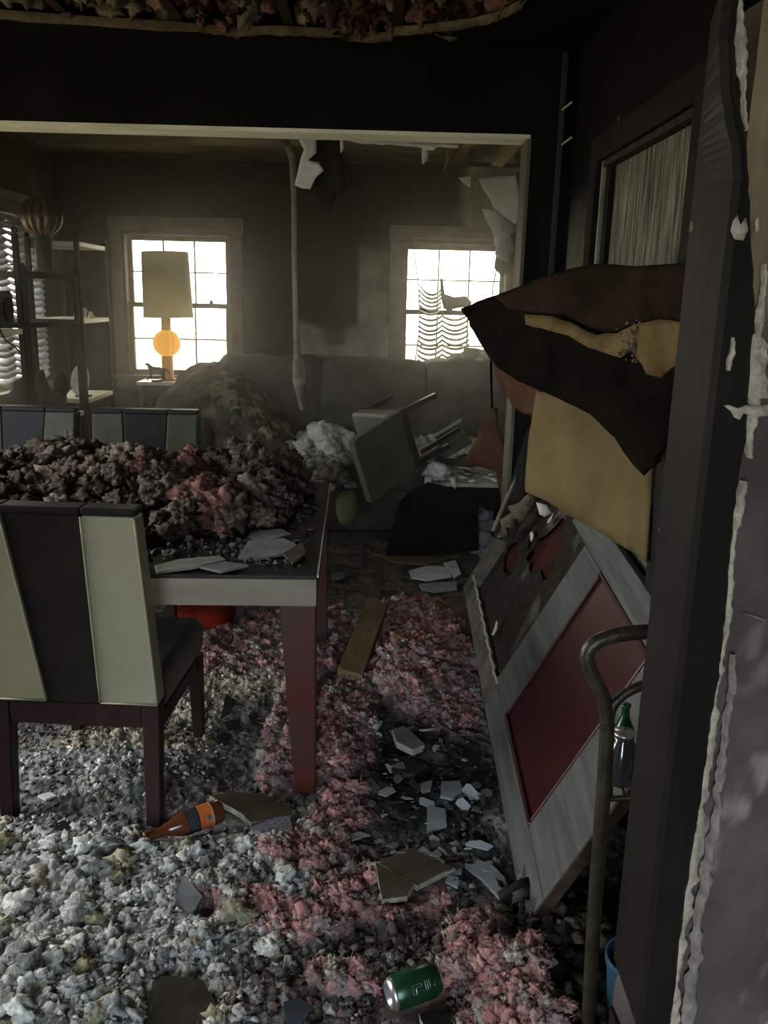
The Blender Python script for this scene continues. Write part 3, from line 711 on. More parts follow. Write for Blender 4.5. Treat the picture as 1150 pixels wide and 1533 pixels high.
for z in (.60,):
    MB().tube([(-.0, 0, z), (.2, .02, z), (.22, .2, z), (.06, .2, z), (-.0, 0, z)], .006, 8).build('shelf_rail', m_rack, rk, True)
    for k in range(5): MB().tube([(.03 + k * .04, .004, z), (.06 + k * .034, .2, z)], .004, 6).build('shelf_wire', m_rack, rk, True)
# ------------------------------------------------------------------ sofa along the far wall
m_sofa = mat('soot_coated_upholstery', (.030, .028, .021), .95, .45, 5, .6, 45, col2=(.075, .070, .054))
m_drape = mat('scorched_cover', rough=.95, var=.45, scale=26, bump=.7, bscale=70, vcol=True)
def soft(cx, cy, cz, hx, hy, hz, e=.45, amp=.02, fq=3, seed=0, nu=56, nv=36, fold=None):
    u = np.linspace(-PI, PI, nu + 1)[:-1]; v = np.linspace(-PI / 2, PI / 2, nv); U, V = np.meshgrid(u, v); U = U.ravel(); V = V.ravel()
    sg = lambda a, k: np.sign(a) * np.abs(a) ** k
    d = np.stack([sg(np.cos(V), e) * sg(np.cos(U), e), sg(np.cos(V), e) * sg(np.sin(U), e), sg(np.sin(V), e)], 1)
    P = d * np.array([hx, hy, hz]); W = P + np.array([cx, cy, cz])
    nd = d / (np.linalg.norm(d, axis=1, keepdims=True) + 1e-6)
    k = amp * 2 * fbm(W * fq, 5, seed)
    if fold is not None: k = k + fold(W)
    W = W + nd * k[:, None]
    F = [(j * nu + i, j * nu + (i + 1) % nu, (j + 1) * nu + (i + 1) % nu, (j + 1) * nu + i) for j in range(nv - 1) for i in range(nu)]
    return W, F
SO = np.array([-.1, 5.9, 0])
sofa = thing('sofa', 'soot-covered sofa under the two far windows, its left arm burnt and sagging', 'sofa', SO.tolist())
def spart(name, m, *a, **k):
    W, F = soft(*a, **k); return link_mesh(name, W - SO, F, m, sofa, True)
vf = lambda W: .010 * np.sin(W[:, 0] * 34 + 2.2 * np.sin(W[:, 2] * 5) + 3 * fbm(W * 2, 2, 7)) * sstep(.2, 1, np.abs(fbm(W * 1.3, 2, 8)) * 3)
spart('base', m_sofa, -.12, 5.95, .16, 1.28, .42, .17, e=.2, amp=.008, seed=1)
for i, x in enumerate((-.60, .10, .80)):
    spart('seat_cushion', m_sofa, x, 5.81, .39, .36, .34, .12, e=.35, amp=.014, seed=2 + i, nu=40, nv=24)
for i, (x, hw) in enumerate(((-.70, .40), (.0, .40), (.76, .44))):
    spart('back_cushion', m_sofa, x, 6.18, .74, hw, .20, (.375, .365, .37)[i], e=.30, amp=.016, seed=6 + i, fold=vf)
df = lambda W: .018 * np.sin((W[:, 1] * .8 + W[:, 2] * 1.2 - W[:, 0] * .3) * 40 + 4 * fbm(W * 2.5, 3, 17)) * sstep(5.2, 5.6, W[:, 1])
spart('arm', m_sofa, -1.19, 5.74, .47, .215, .42, .42, e=.45, amp=.022, seed=11, fold=df)
# the scorched cover sliding off the arm on to the seat
def cover(u, v):
    x = -1.43 + u * 1.08; edge = sstep(.0, .10, u) * sstep(1.0, .95, u); sk = sstep(.0, .16, v); vv = np.clip((v - .16) / .84, 0, 1)
    n = fbm(np.stack([u * 2.3, vv * 2.0, u * 0], 1), 4, 21)
    zp = .85 + .20 * vv
    z = zp * (.90 + .10 * sstep(0, .32, u)) + (.50 - zp) * sstep(.40, 1.0, u) + .05 * n
    ph = (u * 1.7 - vv * .95) * 15 + 2.4 * n
    z = z + (.030 * np.abs(np.sin(ph)) + .014 * np.sin(ph * 2.7)) * (.3 + .7 * sstep(.1, .4, u))
    z = z + .016 * fbm(np.stack([u * 22, vv * 22, u * 0], 1), 3, 22)
    y = 5.30 + vv * .82 + .12 * sstep(.2, .9, u) * (1 - vv) - .03 * n
    z = (z - (1 - edge) * .10) * sk ** .6 + .08 * (1 - sk)
    y = y + .03 * np.sin(u * 40 + 3 * n) * (1 - sk) + .02 * sk * (1 - vv)
    return np.stack([x, y, z], 1) - SO
P, F = grid(np.linspace(0, 1, 150), np.linspace(0, 1, 110), cover)
n1 = fbm((P + SO) * np.array([9, 9, 9]), 5, 31); n2 = fbm((P + SO) * 26, 4, 33)
k = (sstep(.05, .30, n1 + n2 * .5) * sstep(-1.15, -.85, P[:, 0] + SO[0]) * sstep(.35, .5, P[:, 2]))[:, None]
link_mesh('scorched_cover', P, F, m_drape, sofa, True, cols=C3((.060, .052, .040)) * (1 - k) + C3((.30, .24, .155)) * k).modifiers.new('t', 'SOLIDIFY').thickness = .012
spart('slipped_cushion', mat('faded_olive_fabric', (.13, .125, .06), .95, .3, 8, .3), -.14, 5.32, .22, .075, .10, .12, e=.8, amp=.01, seed=41, nu=30, nv=20)
spart('end_roll', m_sofa, -.36, 5.36, .40, .20, .11, .09, e=.8, amp=.016, seed=43, nu=40, nv=24)

# white insulation fallen on the sofa, on the end table and behind the window sill
m_fluff = mat('blown_insulation', rough=1, var=.35, scale=60, bump=.6, bscale=160, vcol=True, spec=.05)
LV3 = lumps(3, .55, 1.7); LV2 = lumps(2, .5, 1.6); LV1 = lumps(1, .4, 1.6); 
def heap(name, label, cx, cy, z0, rx, ry, hz, n, smin, smax, col, seed=0, cat='insulation', LV=None, hf=None):
    it = []
    for i in range(n):
        a = rnd.uniform(0, 2 * PI); q = rnd.random() ** .55; x = cx + rx * q * math.cos(a); y = cy + ry * q * math.sin(a)
        z = z0(x, y) if callable(z0) else z0
        s = rnd.uniform(smin, smax); h = hz * (1 - q * q) * (rnd.random() ** .6)
        it.append(((x, y, z + max(h, s * .45)), (s, s, s * rnd.uniform(.6, .9)), col() if callable(col) else col))
    V, F, C = scatter(it, LV or LV3)
    o = quick_tris(name, V, F, m_fluff, C); recenter(o)
    return tag(o, label, cat, kind='stuff')
white = lambda: tint((.52, .51, .45), .7, 1.1)
greyf = lambda: tint((.26, .25, .21), .6, 1.2)
heap('white_insulation', 'white clumps of insulation heaped on the sofa seat left of the tipped chair', -.30, 5.62, .50, .26, .26, .17, 46, .04, .10, white)
heap('grey_insulation', 'grey dusty insulation spread over the front of the sofa seat', -.36, 5.48, .49, .30, .20, .07, 190, .015, .045, greyf, LV=LV2)
heap('grey_insulation', 'grey brown scraps sagging over the front edge of the sofa beside the table corner', -.26, 5.27, .36, .16, .08, .16, 70, .02, .05, lambda: tint((.15, .135, .105), .5, 1.3), LV=LV2)
heap('white_insulation', 'white insulation on the sofa behind the end table', .52, 5.72, .50, .40, .18, .10, 40, .04, .085, white)
heap('grey_insulation', 'grey fluff on top of the sofa back under the right window', .72, 6.2, 1.09, .16, .06, .07, 26, .03, .06, greyf)
heap('grey_insulation', 'grey-blue insulation piled below the end table', .74, 5.12, .0, .16, .12, .30, 34, .05, .09, lambda: tint((.20, .21, .22), .7, 1.1))

# ------------------------------------------------------------------ lamps with amber ribbed globes
m_amber = translucent_mat('amber_glass', (.40, .22, .06), (1.0, .72, .28), .80, .15)
m_lampdark = translucent_mat('amber_bead_column', (.20, .14, .07), (.75, .55, .28), .55, .3)
m_shade = translucent_mat('smoked_lampshade_linen', (.30, .285, .225), (.66, .64, .54), .80, .9)
m_burntlamp = mat('sooted_lamp_column', (.03, .028, .022), .45, .5, 20, .2)
def lamp(label, loc, s, shade=True, dark=False, tilt=0):
    t = thing('table_lamp', label, 'lamp', loc, group='amber globe lamps')
    mcol = m_burntlamp if dark else m_lampdark
    MB().lathe([(.001, 0), (.062 * s, 0), (.062 * s, .012 * s), (.040 * s, .02 * s), (.039 * s, .17 * s), (.030 * s, .172 * s)], 28, lambda r, z, a, i: r * (1 + (.04 * math.cos(14 * a) if i in (3, 4) else 0))).build('base_column', mcol, t, True)
    pr = []
    for i in range(25):
        q = -1 + 2 * i / 24; pr.append((max(.03, .089 * math.sqrt(max(0, 1 - q * q * .93))) * s, (.26 + .090 * q) * s))
    MB().lathe(pr, 96, lambda r, z, a, i: r * (1 + .085 * math.cos(14 * a)), caps=False).build('globe', mat('sooted_amber_glass', (.03, .015, .005), .3, .5, 14, spec=.5, col2=(.09, .045, .012)) if dark else m_amber, t, True)
    nk = [(.034 * s, (.35 + .12 * i / 40) * s) for i in range(41)]
    MB().lathe(nk, 64, lambda r, z, a, i: r * (.93 + .13 * abs(math.sin(6 * a + (PI / 2 if int((z / s - .35) / .02) % 2 else 0))) * abs(math.sin((z / s - .35) / .02 * PI)))).build('bead_neck', mcol, t, True)
    if shade:
        MB().tube([(0, 0, .46 * s), (0, 0, .82 * s)], .006, 8).build('harp', m_lampdark, t, True)
        mb = MB(); b, tp = .171 * s, .158 * s
        mb.lathe([(b, 0), (tp, .44 * s), (tp - .004, .44 * s), (b - .004, 0), (b, 0)], 48, caps=False)
        o = mb.build('shade', m_shade, t, True); o.matrix_local = Matrix.Translation((.02 * s, 0, .435 * s)) @ Matrix.Rotation(R(tilt), 4, 'Y')
    return t
l1 = lamp('lamp with tan drum shade and amber ribbed globe in front of the left far window', (-1.492, 6.32, .9005), 1.03, True, tilt=-1.2)
stand = thing('lamp_table', 'small pale-topped table under the drum-shade lamp at the left far window', 'table', (-1.485, 6.29, 0))
MB().box((-.20, -.12, .876), (.22, .13, .90)).build('table_top', mat('dusty_table_top', (.42, .40, .34), .35, .2, 12), stand, bevel=.004)
for sx in (-.17, .19):
    for sy in (-.095, .105): MB().box((sx - .018, sy - .018, 0), (sx + .018, sy + .018, .875)).build('leg', m_frame, stand, bevel=.002)
MB().box((-.152, -.095, .80), (.172, .105, .8755)).build('drawer_box', m_frame, stand)
# little horse on a scrolled plinth
m_fig = mat('sooted_pewter', (.06, .058, .05), .5, .4, 30, .1)
hs = thing('horse_figurine', 'small dark horse figurine at the foot of the drum-shade lamp', 'figurine', (-1.545, 6.215, .9005))
hv = [(0, 0, .085), (-.045, 0, .09), (-.065, 0, .125), (-.085, 0, .118), (.04, 0, .085), (-.045, .012, .045), (-.05, .012, .012), (-.04, -.012, .045), (-.06, -.014, .02), (.045, .012, .045), (.05, .012, .012), (.04, -.012, .045), (.035, -.012, .012), (.06, 0, .09), (.085, 0, .075), (.095, 0, .05)]
he = [(0, 1), (1, 2), (2, 3), (0, 4), (1, 5), (5, 6), (1, 7), (7, 8), (4, 9), (9, 10), (4, 11), (11, 12), (4, 13), (13, 14), (14, 15)]
skin('horse', hv, he, [.021, .018, .012, .008, .019, .008, .005, .008, .005, .009, .005, .009, .005, .006, .007, .004], m_fig, hs, 1)
MB().lathe([(.001, 0), (.038, 0), (.042, .006), (.036, .012), (.001, .013)], 20).build('plinth', m_fig, hs, True)
for s in (-1, 1):
    MB().tube([(s * (.05 + .02 * math.cos(a * .5)), -.02, .012 + .016 + .016 * math.sin(a * .5 - 1.5)) for a in range(13)], .004, 6).build('scroll', m_fig, hs, True)

# ------------------------------------------------------------------ black shelving along the left wall
m_black = mat('black_metal_post', (.010, .0095, .008), .9, .4, 15, .1, spec=.02)
m_shelf = mat('pale_shelf_edge', (.34, .31, .225), .5, .3, 12, .1, col2=(.46, .43, .33))
def etagere(label, y0, y1, h, shelves, x0=-2.18, x1=-1.85, pale=True):
    t = thing('shelving_unit', label, 'shelf', (x0, y0, 0), group='black shelving along the left wall')
    for x in (.013, x1 - x0 - .013):
        for y in (.021, y1 - y0 - .021):
            MB().box((x - .0125, y - .02, 0), (x + .0125, y + .02, h)).build('post', m_black, t, bevel=.002)
            MB().lathe([(.004, 0), (.016, .008), (.018, .02), (.01, .034), (.002, .04)], 10).build('finial', m_black, t, True).location = (x, y, h + .0005)
    for z, mm in shelves:
        MB().box((.001, .042, z - .028), (x1 - x0 - .001, y1 - y0 - .042, z)).build('shelf', mm, t, bevel=.002)
    return t
etagere('near black shelving unit at the left picture edge, with a black box on it', 4.07, 4.68, 1.80, ((1.32, m_shelf), (.75, m_black)))
etagere('middle black shelving unit carrying the shadeless lamp', 4.705, 5.56, 1.62, ((1.345, m_black), (.775, m_shelf), (1.615, m_black)))
etagere('far black shelving unit beside the left far window', 5.585, 6.20, 1.83, ((1.82, m_shelf), (1.345, m_shelf), (.835, m_shelf)))
lamp('shadeless sooted lamp with amber ribbed globe on the middle black shelving', (-1.88, 5.1, 1.6165), 1.18, False, True)
MB_ = MB
bx = thing('stereo_box', 'black boxy stereo on the near shelving at the left picture edge', 'stereo', (-2.00, 4.40, 1.321))
MB().box((-.14, -.18, .006), (.14, .18, .19)).build('case', m_soot, bx, bevel=.02, seg=3)
for y in (-.1, .1): MB().lathe([(.06, 0), (.06, .004), (.05, .006), (.001, .003)], 20).build('speaker', m_black, bx, True).matrix_local = Matrix.Translation((.14, y, .1)) @ Matrix.Rotation(R(90), 4, 'Y')
MB().tube([(.145, -.05, .02), (.17, -.06, -.03), (.165, -.0, -.06), (.15, .1, -.08), (.148, .18, -.12)], .004, 6).build('cable', m_black, bx, True)
hl = thing('blue_grey_dome', 'blue-grey rounded lid on the near shelving below the black box', 'lid', (-2.0, 4.42, .751))
MB().lathe([(.14, 0), (.14, .05), (.13, .10), (.09, .145), (.03, .165), (.001, .167)], 28).build('shell', mat('dusty_blue_enamel', (.10, .13, .17), .4, .3, 8), hl, True)
MB().lathe([(.001, .165), (.02, .17), (.022, .185), (.001, .195)], 12).build('knob', m_black, hl, True)
# things on the shelves
pl = thing('oval_plate', 'oval plate standing on the lowest shelf of the far shelving', 'plate', (-1.93, 5.74, .836), (0, 0, R(-18)))
o = MB().lathe([(.001, .004), (.05, .004), (.072, .012), (.075, .010), (.05, -.002), (.001, -.002)], 32).build('dish', mat('grey_china', (.20, .19, .16), .3, .3, 10), pl, True)
o.matrix_local = Matrix.Translation((0, 0, .108)) @ Matrix.Rotation(R(78), 4, 'X') @ Matrix.Scale(1.4, 4, (0, 1, 0))
MB().box((-.04, -.02, 0), (.04, .05, .01)).build('plate_stand', m_black, pl)
dg = thing('dog_figurine', 'small pale animal figurine on the middle shelf of the far shelving', 'figurine', (-1.90, 5.70, 1.3455))
skin('animal', [(0, 0, .045), (.03, 0, .05), (.045, 0, .065), (-.03, 0, .045), (.03, .01, .01), (.03, -.01, .01), (-.03, .01, .01), (-.03, -.01, .01)], [(0, 1), (1, 2), (0, 3), (1, 4), (1, 5), (3, 6), (3, 7)], [.018, .017, .014, .017, .008, .008, .008, .008], m_shelf, dg, 1)
fg = thing('bird_figurine', 'dark bird figurine beside the pale animal figurine on the middle shelf', 'figurine', (-1.95, 5.95, 1.3455))
skin('bird', [(0, 0, .06), (0, -.03, .11), (0, -.05, .135), (0, .05, .05), (0, .10, .03), (0, 0, .01)], [(0, 1), (1, 2), (0, 3), (3, 4), (0, 5)], [.03, .018, .012, .02, .006, .012], m_black, fg, 1)
bu = thing('bell', 'small pale bell on the middle shelf of the far shelving', 'bell', (-1.88, 5.86, 1.3455))
MB().lathe([(.026, 0), (.024, .006), (.014, .03), (.010, .042), (.001, .046)], 18).build('bell_body', m_shelf, bu, True)
MB().tube([(0, 0, .044), (0, 0, .09)], .005, 8).build('handle', m_black, bu, True)
# burnt keepsakes on the middle unit's low shelf: each one melted differently
labels = ['burnt bust with curled top among the keepsakes on the middle shelving', 'toppled charred jug among the keepsakes on the middle shelving', 'tall thin charred bottle standing among the keepsakes', 'charred rearing horse figurine among the keepsakes', 'melted dark bowl at the near end of the keepsake shelf', 'charred rounded urn behind the keepsakes']
ks = [(-1.93, 5.36), (-1.93, 5.26), (-2.04, 5.36), (-2.07, 5.45), (-1.94, 4.93), (-2.08, 5.14)]
for i, ((x, y), lb) in enumerate(zip(ks, labels)):
    nm, ct = (('charred_bust', 'bust'), ('charred_jug', 'jug'), ('charred_bottle', 'bottle'), ('charred_horse', 'figurine'), ('melted_bowl', 'bowl'), ('charred_urn', 'urn'))[i]
    k = thing(nm, lb, ct, (x, y, .7765))
    if i == 0:
        V, F = lump(3, 71, .5, 1.5); link_mesh('head', V * np.array([.055, .05, .075]) + np.array([0, 0, .16]), F, m_black, k, True)
        MB().lathe([(.06, 0), (.055, .03), (.03, .06), (.03, .12)], 16).build('pedestal', m_black, k, True)
    elif i == 1:
        o = MB().lathe([(.001, 0), (.05, 0), (.065, .05), (.06, .1), (.03, .15), (.035, .18), (.03, .18), (.001, .12)], 20).build('jug_body', m_black, k, True); o.matrix_local = Matrix.Translation((0, -.08, .063)) @ Matrix.Rotation(R(-78), 4, 'X')
        MB().tube([(.0, -.02, .12), (.0, .03, .15), (0, .07, .12)], .008, 8).build('handle', m_black, k, True)
    elif i == 2:
        MB().lathe([(.001, 0), (.03, 0), (.032, .12), (.012, .17), (.011, .26), (.015, .265), (.001, .266)], 18).build('bottle_body', m_black, k, True)
        MB().lathe([(.012, .2665), (.012, .285), (.001, .287)], 12).build('cap', m_shelf, k, True)
    elif i == 3:
        skin('horse', [(0, 0, .16), (0, -.05, .22), (0, -.03, .28), (0, -.07, .27), (0, .05, .10), (.015, .05, .05), (.015, .04, .01), (-.015, .05, .05), (-.015, .04, .01), (.015, -.09, .20), (-.015, -.09, .17), (0, .10, .10), (0, .12, .04)], [(0, 1), (1, 2), (2, 3), (0, 4), (4, 5), (5, 6), (4, 7), (7, 8), (1, 9), (1, 10), (4, 11), (11, 12)], [.034, .026, .018, .012, .032, .013, .009, .013, .009, .009, .009, .010, .006], m_black, k, 1)
        MB().box((-.04, -.08, 0), (.04, .08, .012)).build('plinth', m_black, k)
    elif i == 4:
        MB().lathe([(.001, 0), (.05, 0), (.09, .05), (.10, .075), (.094, .075), (.05, .012), (.001, .01)], 24, lambda r, z, a, i: r * (1 + .12 * math.sin(3 * a) * z * 10)).build('bowl_body', m_black, k, True)
        V, F = lump(2, 77, .6, 1.6); link_mesh('ash', V * np.array([.05, .05, .03]) + np.array([0, 0, .05]), F, m_soot, k, True)
    else:
        MB().lathe([(.001, 0), (.05, 0), (.045, .02), (.09, .09), (.09, .13), (.05, .18), (.06, .20), (.001, .19)], 22).build('urn_body', m_black, k, True)
        MB().lathe([(.05, .201), (.03, .225), (.001, .24)], 16).build('lid', m_black, k, True)
bk = thing('lampshade_basket', 'pale tapered basket hanging below the low shelf of the middle shelving', 'basket', (-1.97, 4.98, .45))
MB().lathe([(.07, 0), (.12, .28), (.116, .28), (.066, .004), (.001, .004)], 24).build('basket_body', mat('smoked_wicker', (.20, .18, .12), .8, .4, 40, .4), bk, True)
MB().tube([(.118 * math.cos(a * PI / 12), .118 * math.sin(a * PI / 12), .282) for a in range(25)], .006, 6).build('rim', m_shelf, bk, True)

# ------------------------------------------------------------------ melted blinds
m_slat = mat('heat_sagged_slat', (.10, .092, .07), .5, .3, 20, .1)
def strip(pts, wdv, th=.0014):
    vs_ = []; 
    for p in pts:
        p = Vector(p); a = Vector(wdv) / 2
        vs_ += [p - a, p + a, p + a + Vector((0, 0, th)), p - a + Vector((0, 0, th))]
    n = len(pts); fs_ = [(0, 1, 2, 3), (4 * n - 1, 4 * n - 2, 4 * n - 3, 4 * n - 4)]
    for i in range(n - 1):
        for j in range(4): fs_.append((4 * i + j, 4 * i + 4 + j, 4 * i + 4 + (j + 1) % 4, 4 * i + (j + 1) % 4))
    return MB().add(vs_, fs_)
bl = thing('melted_blind', 'melted blind with sagging slats hanging in the right far window', 'blind', (.55, 6.44, 1.0))
bo = Vector((.55, 6.44, 1.0)); B = lambda x, y: PY(x, y, 6.44) - bo
MB().box((-.36, -.02, .945), (.43, .012, .975)).build('head_rail', m_frame, bl)
MB().tube([B(x, y) for x, y in ((618, 352), (620, 375), (624, 405), (627, 430), (628, 470), (627, 500), (622, 540))], .0042, 8).build('ladder_cord', m_slat, bl, True)
MB().tube([B(x, y) for x, y in ((662, 372), (662, 420), (661, 445), (664, 470), (663, 540))], .0016, 6).build('ladder_cord', m_slat, bl, True)
MB().tube([B(x, y) for x, y in ((700, 372), (699, 450), (701, 500), (700, 540))], .0016, 6).build('ladder_cord', m_slat, bl, True)
MB().tube([B(x, y) for x, y in ((747, 372), (743, 405), (738, 430), (735, 470))], .0052, 8).build('ladder_cord', m_slat, bl, True)
def saggy(y0, y1, cords, sag, n=7):
    pts = []
    for (xa, xb) in zip(cords[:-1], cords[1:]):
        for i in range(n):
            t = i / n; x = xa + (xb - xa) * t; yy = y0 + (y1 - y0) * (x - cords[0]) / (cords[-1] - cords[0])
            pts.append(B(x, yy + sag * 4 * t * (1 - t)))
    pts.append(B(cords[-1], y1)); return pts
for i in range(11):
    y = 473 + i * 7.2; c0 = 627.5 - .35 * i
    strip(saggy(y + 1, y, (c0, 662, 700 + i * .4), 6.5 + (i % 3)), (0, .020, .014), .0056).build('slat', m_slat, bl, True)
for i in range(6):
    y = 428 + i * 7.5
    strip(saggy(y, y + 6 - i * 1.2, (628, 661), 11 - i), (0, .020, .014), .006).build('slat', m_slat, bl, True)
blob = [(659, 415), (663, 418), (666, 440), (680, 445), (697, 443), (706, 452), (704, 462), (692, 460), (678, 463), (672, 466), (664, 462), (660, 445)]
fz = [B(x, y) + Vector((0, -.006, 0)) for x, y in blob]
me = poly_sheet('fused_slats', fz, m_slat, bl, thick=.014, cuts=2, noise=.004, tears=.002)
for y in (452, 462): strip(saggy(y, y + 2, (668, 700), 3), (0, .024, .006), .004).build('slat', m_slat, bl, True)
# blinds of the double window on the left wall
m_slat2 = mat('pale_curled_slat', (.16, .17, .175), .4, .25, 20, .1, col2=(.26, .27, .28))
def side_blind(label, ya, yb, z0, z1, n, seed):
    t = thing('melted_blind', label, 'blind', (XL + .055, ya, z0))
    MB().box((-.02, 0, z1 - z0), (.02, yb - ya, z1 - z0 + .03)).build('head_rail', m_frame, t)
    L = yb - ya; cords = [0.04, L * .36, L * .68, L - .04]
    for c in cords: MB().tube([(0, c, z1 - z0), (.004, c, 0)], .0016, 6).build('ladder_cord', m_slat2, t, True)
    for i in range(n):
        z = (z1 - z0) * (i + .5) / n; pts = []
        sg = .016 + .012 * ((i * 7 + seed) % 5) / 5
        for a, b in zip(cords[:-1], cords[1:]):
            for k in range(8):
                q = k / 8; pts.append((0, a + (b - a) * q, z - sg * 4 * q * (1 - q)))
        pts.append((0, cords[-1], z))
        strip(pts, (.034, 0, -.040), .002).build('slat', m_slat2, t, True)
    return t
side_blind('curled pale blind in the far half of the left window, behind the shelving', 5.12, 6.05, .96, 1.97, 24, 3)
side_blind('short run of curled slats at the top of the near left window', 4.06, 5.0, 1.82, 1.97, 4, 1)

# ------------------------------------------------------------------ end table with fallen debris, boards in front of it
m_blackwood = mat('charred_furniture', (.0045, .004, .0035), .85, .5, 9, .3, spec=.02)
m_dusttop = mat('ash_dusted_top', (.15, .13, .10), .9, .5, 14, .5, col2=(.32, .30, .25))
et = thing('end_table', 'charred end table covered with ash and flakes before the sofa', 'table', (.55, 5.2, 0))
MB().box((-.20, -.24, .44), (.26, .24, .465)).build('table_top', m_dusttop, et, bevel=.003)
MB().box((-.185, -.225, .33), (.245, -.205, .4395)).build('apron', m_blackwood, et); MB().box((-.185, -.204, .33), (-.165, .225, .4395)).build('apron', m_blackwood, et)
for x in (-.185, .205):
    for y in (-.2045, .185): MB().box((x, y, -.01), (x + .04, y + .04, .4395)).build('leg', m_blackwood, et)
for pts in (((636, 714), (648, 716), (640, 735), (634, 740)), ((672, 714), (682, 716), (683, 735), (687, 740), (678, 728))):
    poly_sheet('ash_drip', [PY(x, y, 4.945) - Vector((.55, 5.2, 0)) for x, y in pts], m_palewood, et, thick=.004, cuts=1, noise=.001)
it = []
for i in range(70):
    s = rnd.uniform(.008, .022); it.append(((.55 + rnd.uniform(-.19, .25), 5.2 + rnd.uniform(-.2, .23), .466 + s * .3), (s * 1.5, s * 1.2, s * .5), tint((.45, .43, .36), .6, 1.1)))
V, F, C = scatter(it, LV1); tag(recenter(quick_tris('ash_flakes', V, F, m_fluff, C)), 'pale ash and plaster crumbs on the end table top', 'ash', kind='stuff')
V, F, C = scatter([((.40, 5.06, .52), (.055, .05, .05), (.42, .42, .36)), ((.44, 5.12, .50), (.05, .05, .04), (.45, .44, .38)), ((.37, 5.10, .49), (.05, .04, .035), (.40, .40, .35))], LV3)
tag(recenter(quick_tris('insulation_clump', V, F, m_fluff, C)), 'pale clump of insulation at the left corner of the end table', 'insulation', kind='stuff')
def sheet(name, label, cat, pts, m, Y=None, **k):
    pts = [PY(p[0], p[1], p[2] if len(p) > 2 else Y) for p in pts]
    for p in pts:
        if p.y < YH: p.x = min(p.x, XR - .03)
    o = poly_sheet(name, pts, m, **k); recenter(o); return tag(o, label, cat) if label else o
sheet('charred_board', 'flat black charred board leaning against the front of the end table', 'board', [(576, 832, 4.80), (598, 752, 4.88), (612, 738, 4.9), (640, 722, 4.92), (716, 740, 4.93), (716, 824, 4.86), (650, 832, 4.80)], m_blackwood, thick=.018, cuts=2, noise=.004)
br = thing('broken_drawer_front', 'small olive board standing on its corner on the end table', 'board', PY(680, 665, 5.4))
o_ = PY(680, 665, 5.4)
MB().hexa([PY(650, 652, 5.4) - o_, PY(690, 630, 5.45) - o_, PY(707, 664, 5.45) - o_, PY(665, 688, 5.4) - o_], [PY(650, 652, 5.44) - o_, PY(690, 630, 5.49) - o_, PY(707, 664, 5.49) - o_, PY(665, 688, 5.44) - o_]).build('board', MATS['dusty_sage_vinyl'], br)
MB().hexa([PY(650, 650, 5.395) - o_, PY(690, 626, 5.445) - o_, PY(691, 631, 5.445) - o_, PY(651, 655, 5.395) - o_], [PY(650, 650, 5.445) - o_, PY(690, 626, 5.495) - o_, PY(691, 631, 5.495) - o_, PY(651, 655, 5.445) - o_]).build('rim', m_palewood, br)
lg = thing('broken_strut', 'broken black wooden strut with pale grey top sticking up from the end table', 'strut', PY(660, 662, 5.2)); o_ = PY(660, 662, 5.2)
pa, pb = PY(630, 680, 5.22) - o_, PY(684, 647, 5.12) - o_; q1, q2 = Vector((0, 0, .024)), Vector((.02, .03, 0))
MB().hexa([pa, pa + q2, pa + q2 + q1, pa + q1], [pb, pb + q2, pb + q2 + q1, pb + q1]).build('shaft', m_blackwood, lg)
MB().hexa([pa + q1 * 1.02, pa + q1 * 1.02 + q2, pa + q1 * 1.2 + q2, pa + q1 * 1.2], [pb + q1 * 1.02, pb + q1 * 1.02 + q2, pb + q1 * 1.2 + q2, pb + q1 * 1.2]).build('upper_face', mat('pale_grey_face', (.22, .22, .20), .6, .3, 10), lg)  # paler strip along the upper side of the strut

# ------------------------------------------------------------------ hanging, torn sheets
m_charsheet = mat('charred_paper_facing', (.0028, .0024, .002), .9, .5, 7, .5, 60, spec=.02, col2=(.009, .0065, .0045))
m_browncurl = mat('scorched_brown_facing', (.006, .0042, .003), .85, .5, 6, .5, 50, spec=.03, col2=(.026, .015, .009))
m_kraft = mat('kraft_paper', (.092, .064, .028), .75, .25, 4, .6, 14, spec=.03, col2=(.135, .10, .048))
m_kraft2 = mat('scorched_kraft_paper', (.05, .028, .010), .75, .4, 7, .5, 30, spec=.03, col2=(.15, .105, .048))
m_redbrown = mat('red_brown_board', (.036, .016, .009), .8, .4, 6, .5, 40, spec=.03, col2=(.07, .036, .022))
m_gyp = mat('torn_white_gypsum', (.38, .38, .37), .9, .25, 7, .3, col2=(.52, .52, .50))
sheet('charred_facing', 'large black charred sheet hanging folded from the right wall', 'sheet',
      [(690, 462, 2.95), (715, 451, 2.92), (760, 436, 2.84), (800, 424, 2.75), (850, 410, 2.62), (900, 402, 2.5), (960, 403, 2.34), (1040, 400, 2.12), (1034, 480, 2.10), (1024, 560, 2.10), (1010, 640, 2.10), (988, 692, 2.12), (972, 704, 2.13), (965, 712, 2.13), (945, 688, 2.2), (922, 655, 2.28), (885, 620, 2.4), (840, 598, 2.55), (812, 585, 2.62), (775, 570, 2.72), (745, 550, 2.82), (724, 520, 2.9), (704, 488, 2.93)],
      m_charsheet, thick=.006, cuts=3, noise=.014, nscale=5, seed=3, tears=.0015)
sheet('rolled_facing', 'brown rolled-over top fold of the hanging charred sheet', 'sheet',
      [(740, 444, 2.84), (790, 423, 2.72), (835, 409, 2.58), (870, 400, 2.48), (905, 395, 2.40), (960, 399, 2.22), (1040, 394, 2.03), (1036, 440, 2.0), (1030, 482, 2.04), (985, 482, 2.14), (948, 480, 2.22), (930, 492, 2.27), (905, 498, 2.33), (880, 488, 2.38), (850, 472, 2.46), (800, 468, 2.60), (760, 462, 2.74)],
      m_browncurl, thick=.006, cuts=3, noise=.035, nscale=4.5, seed=8, tears=.001)
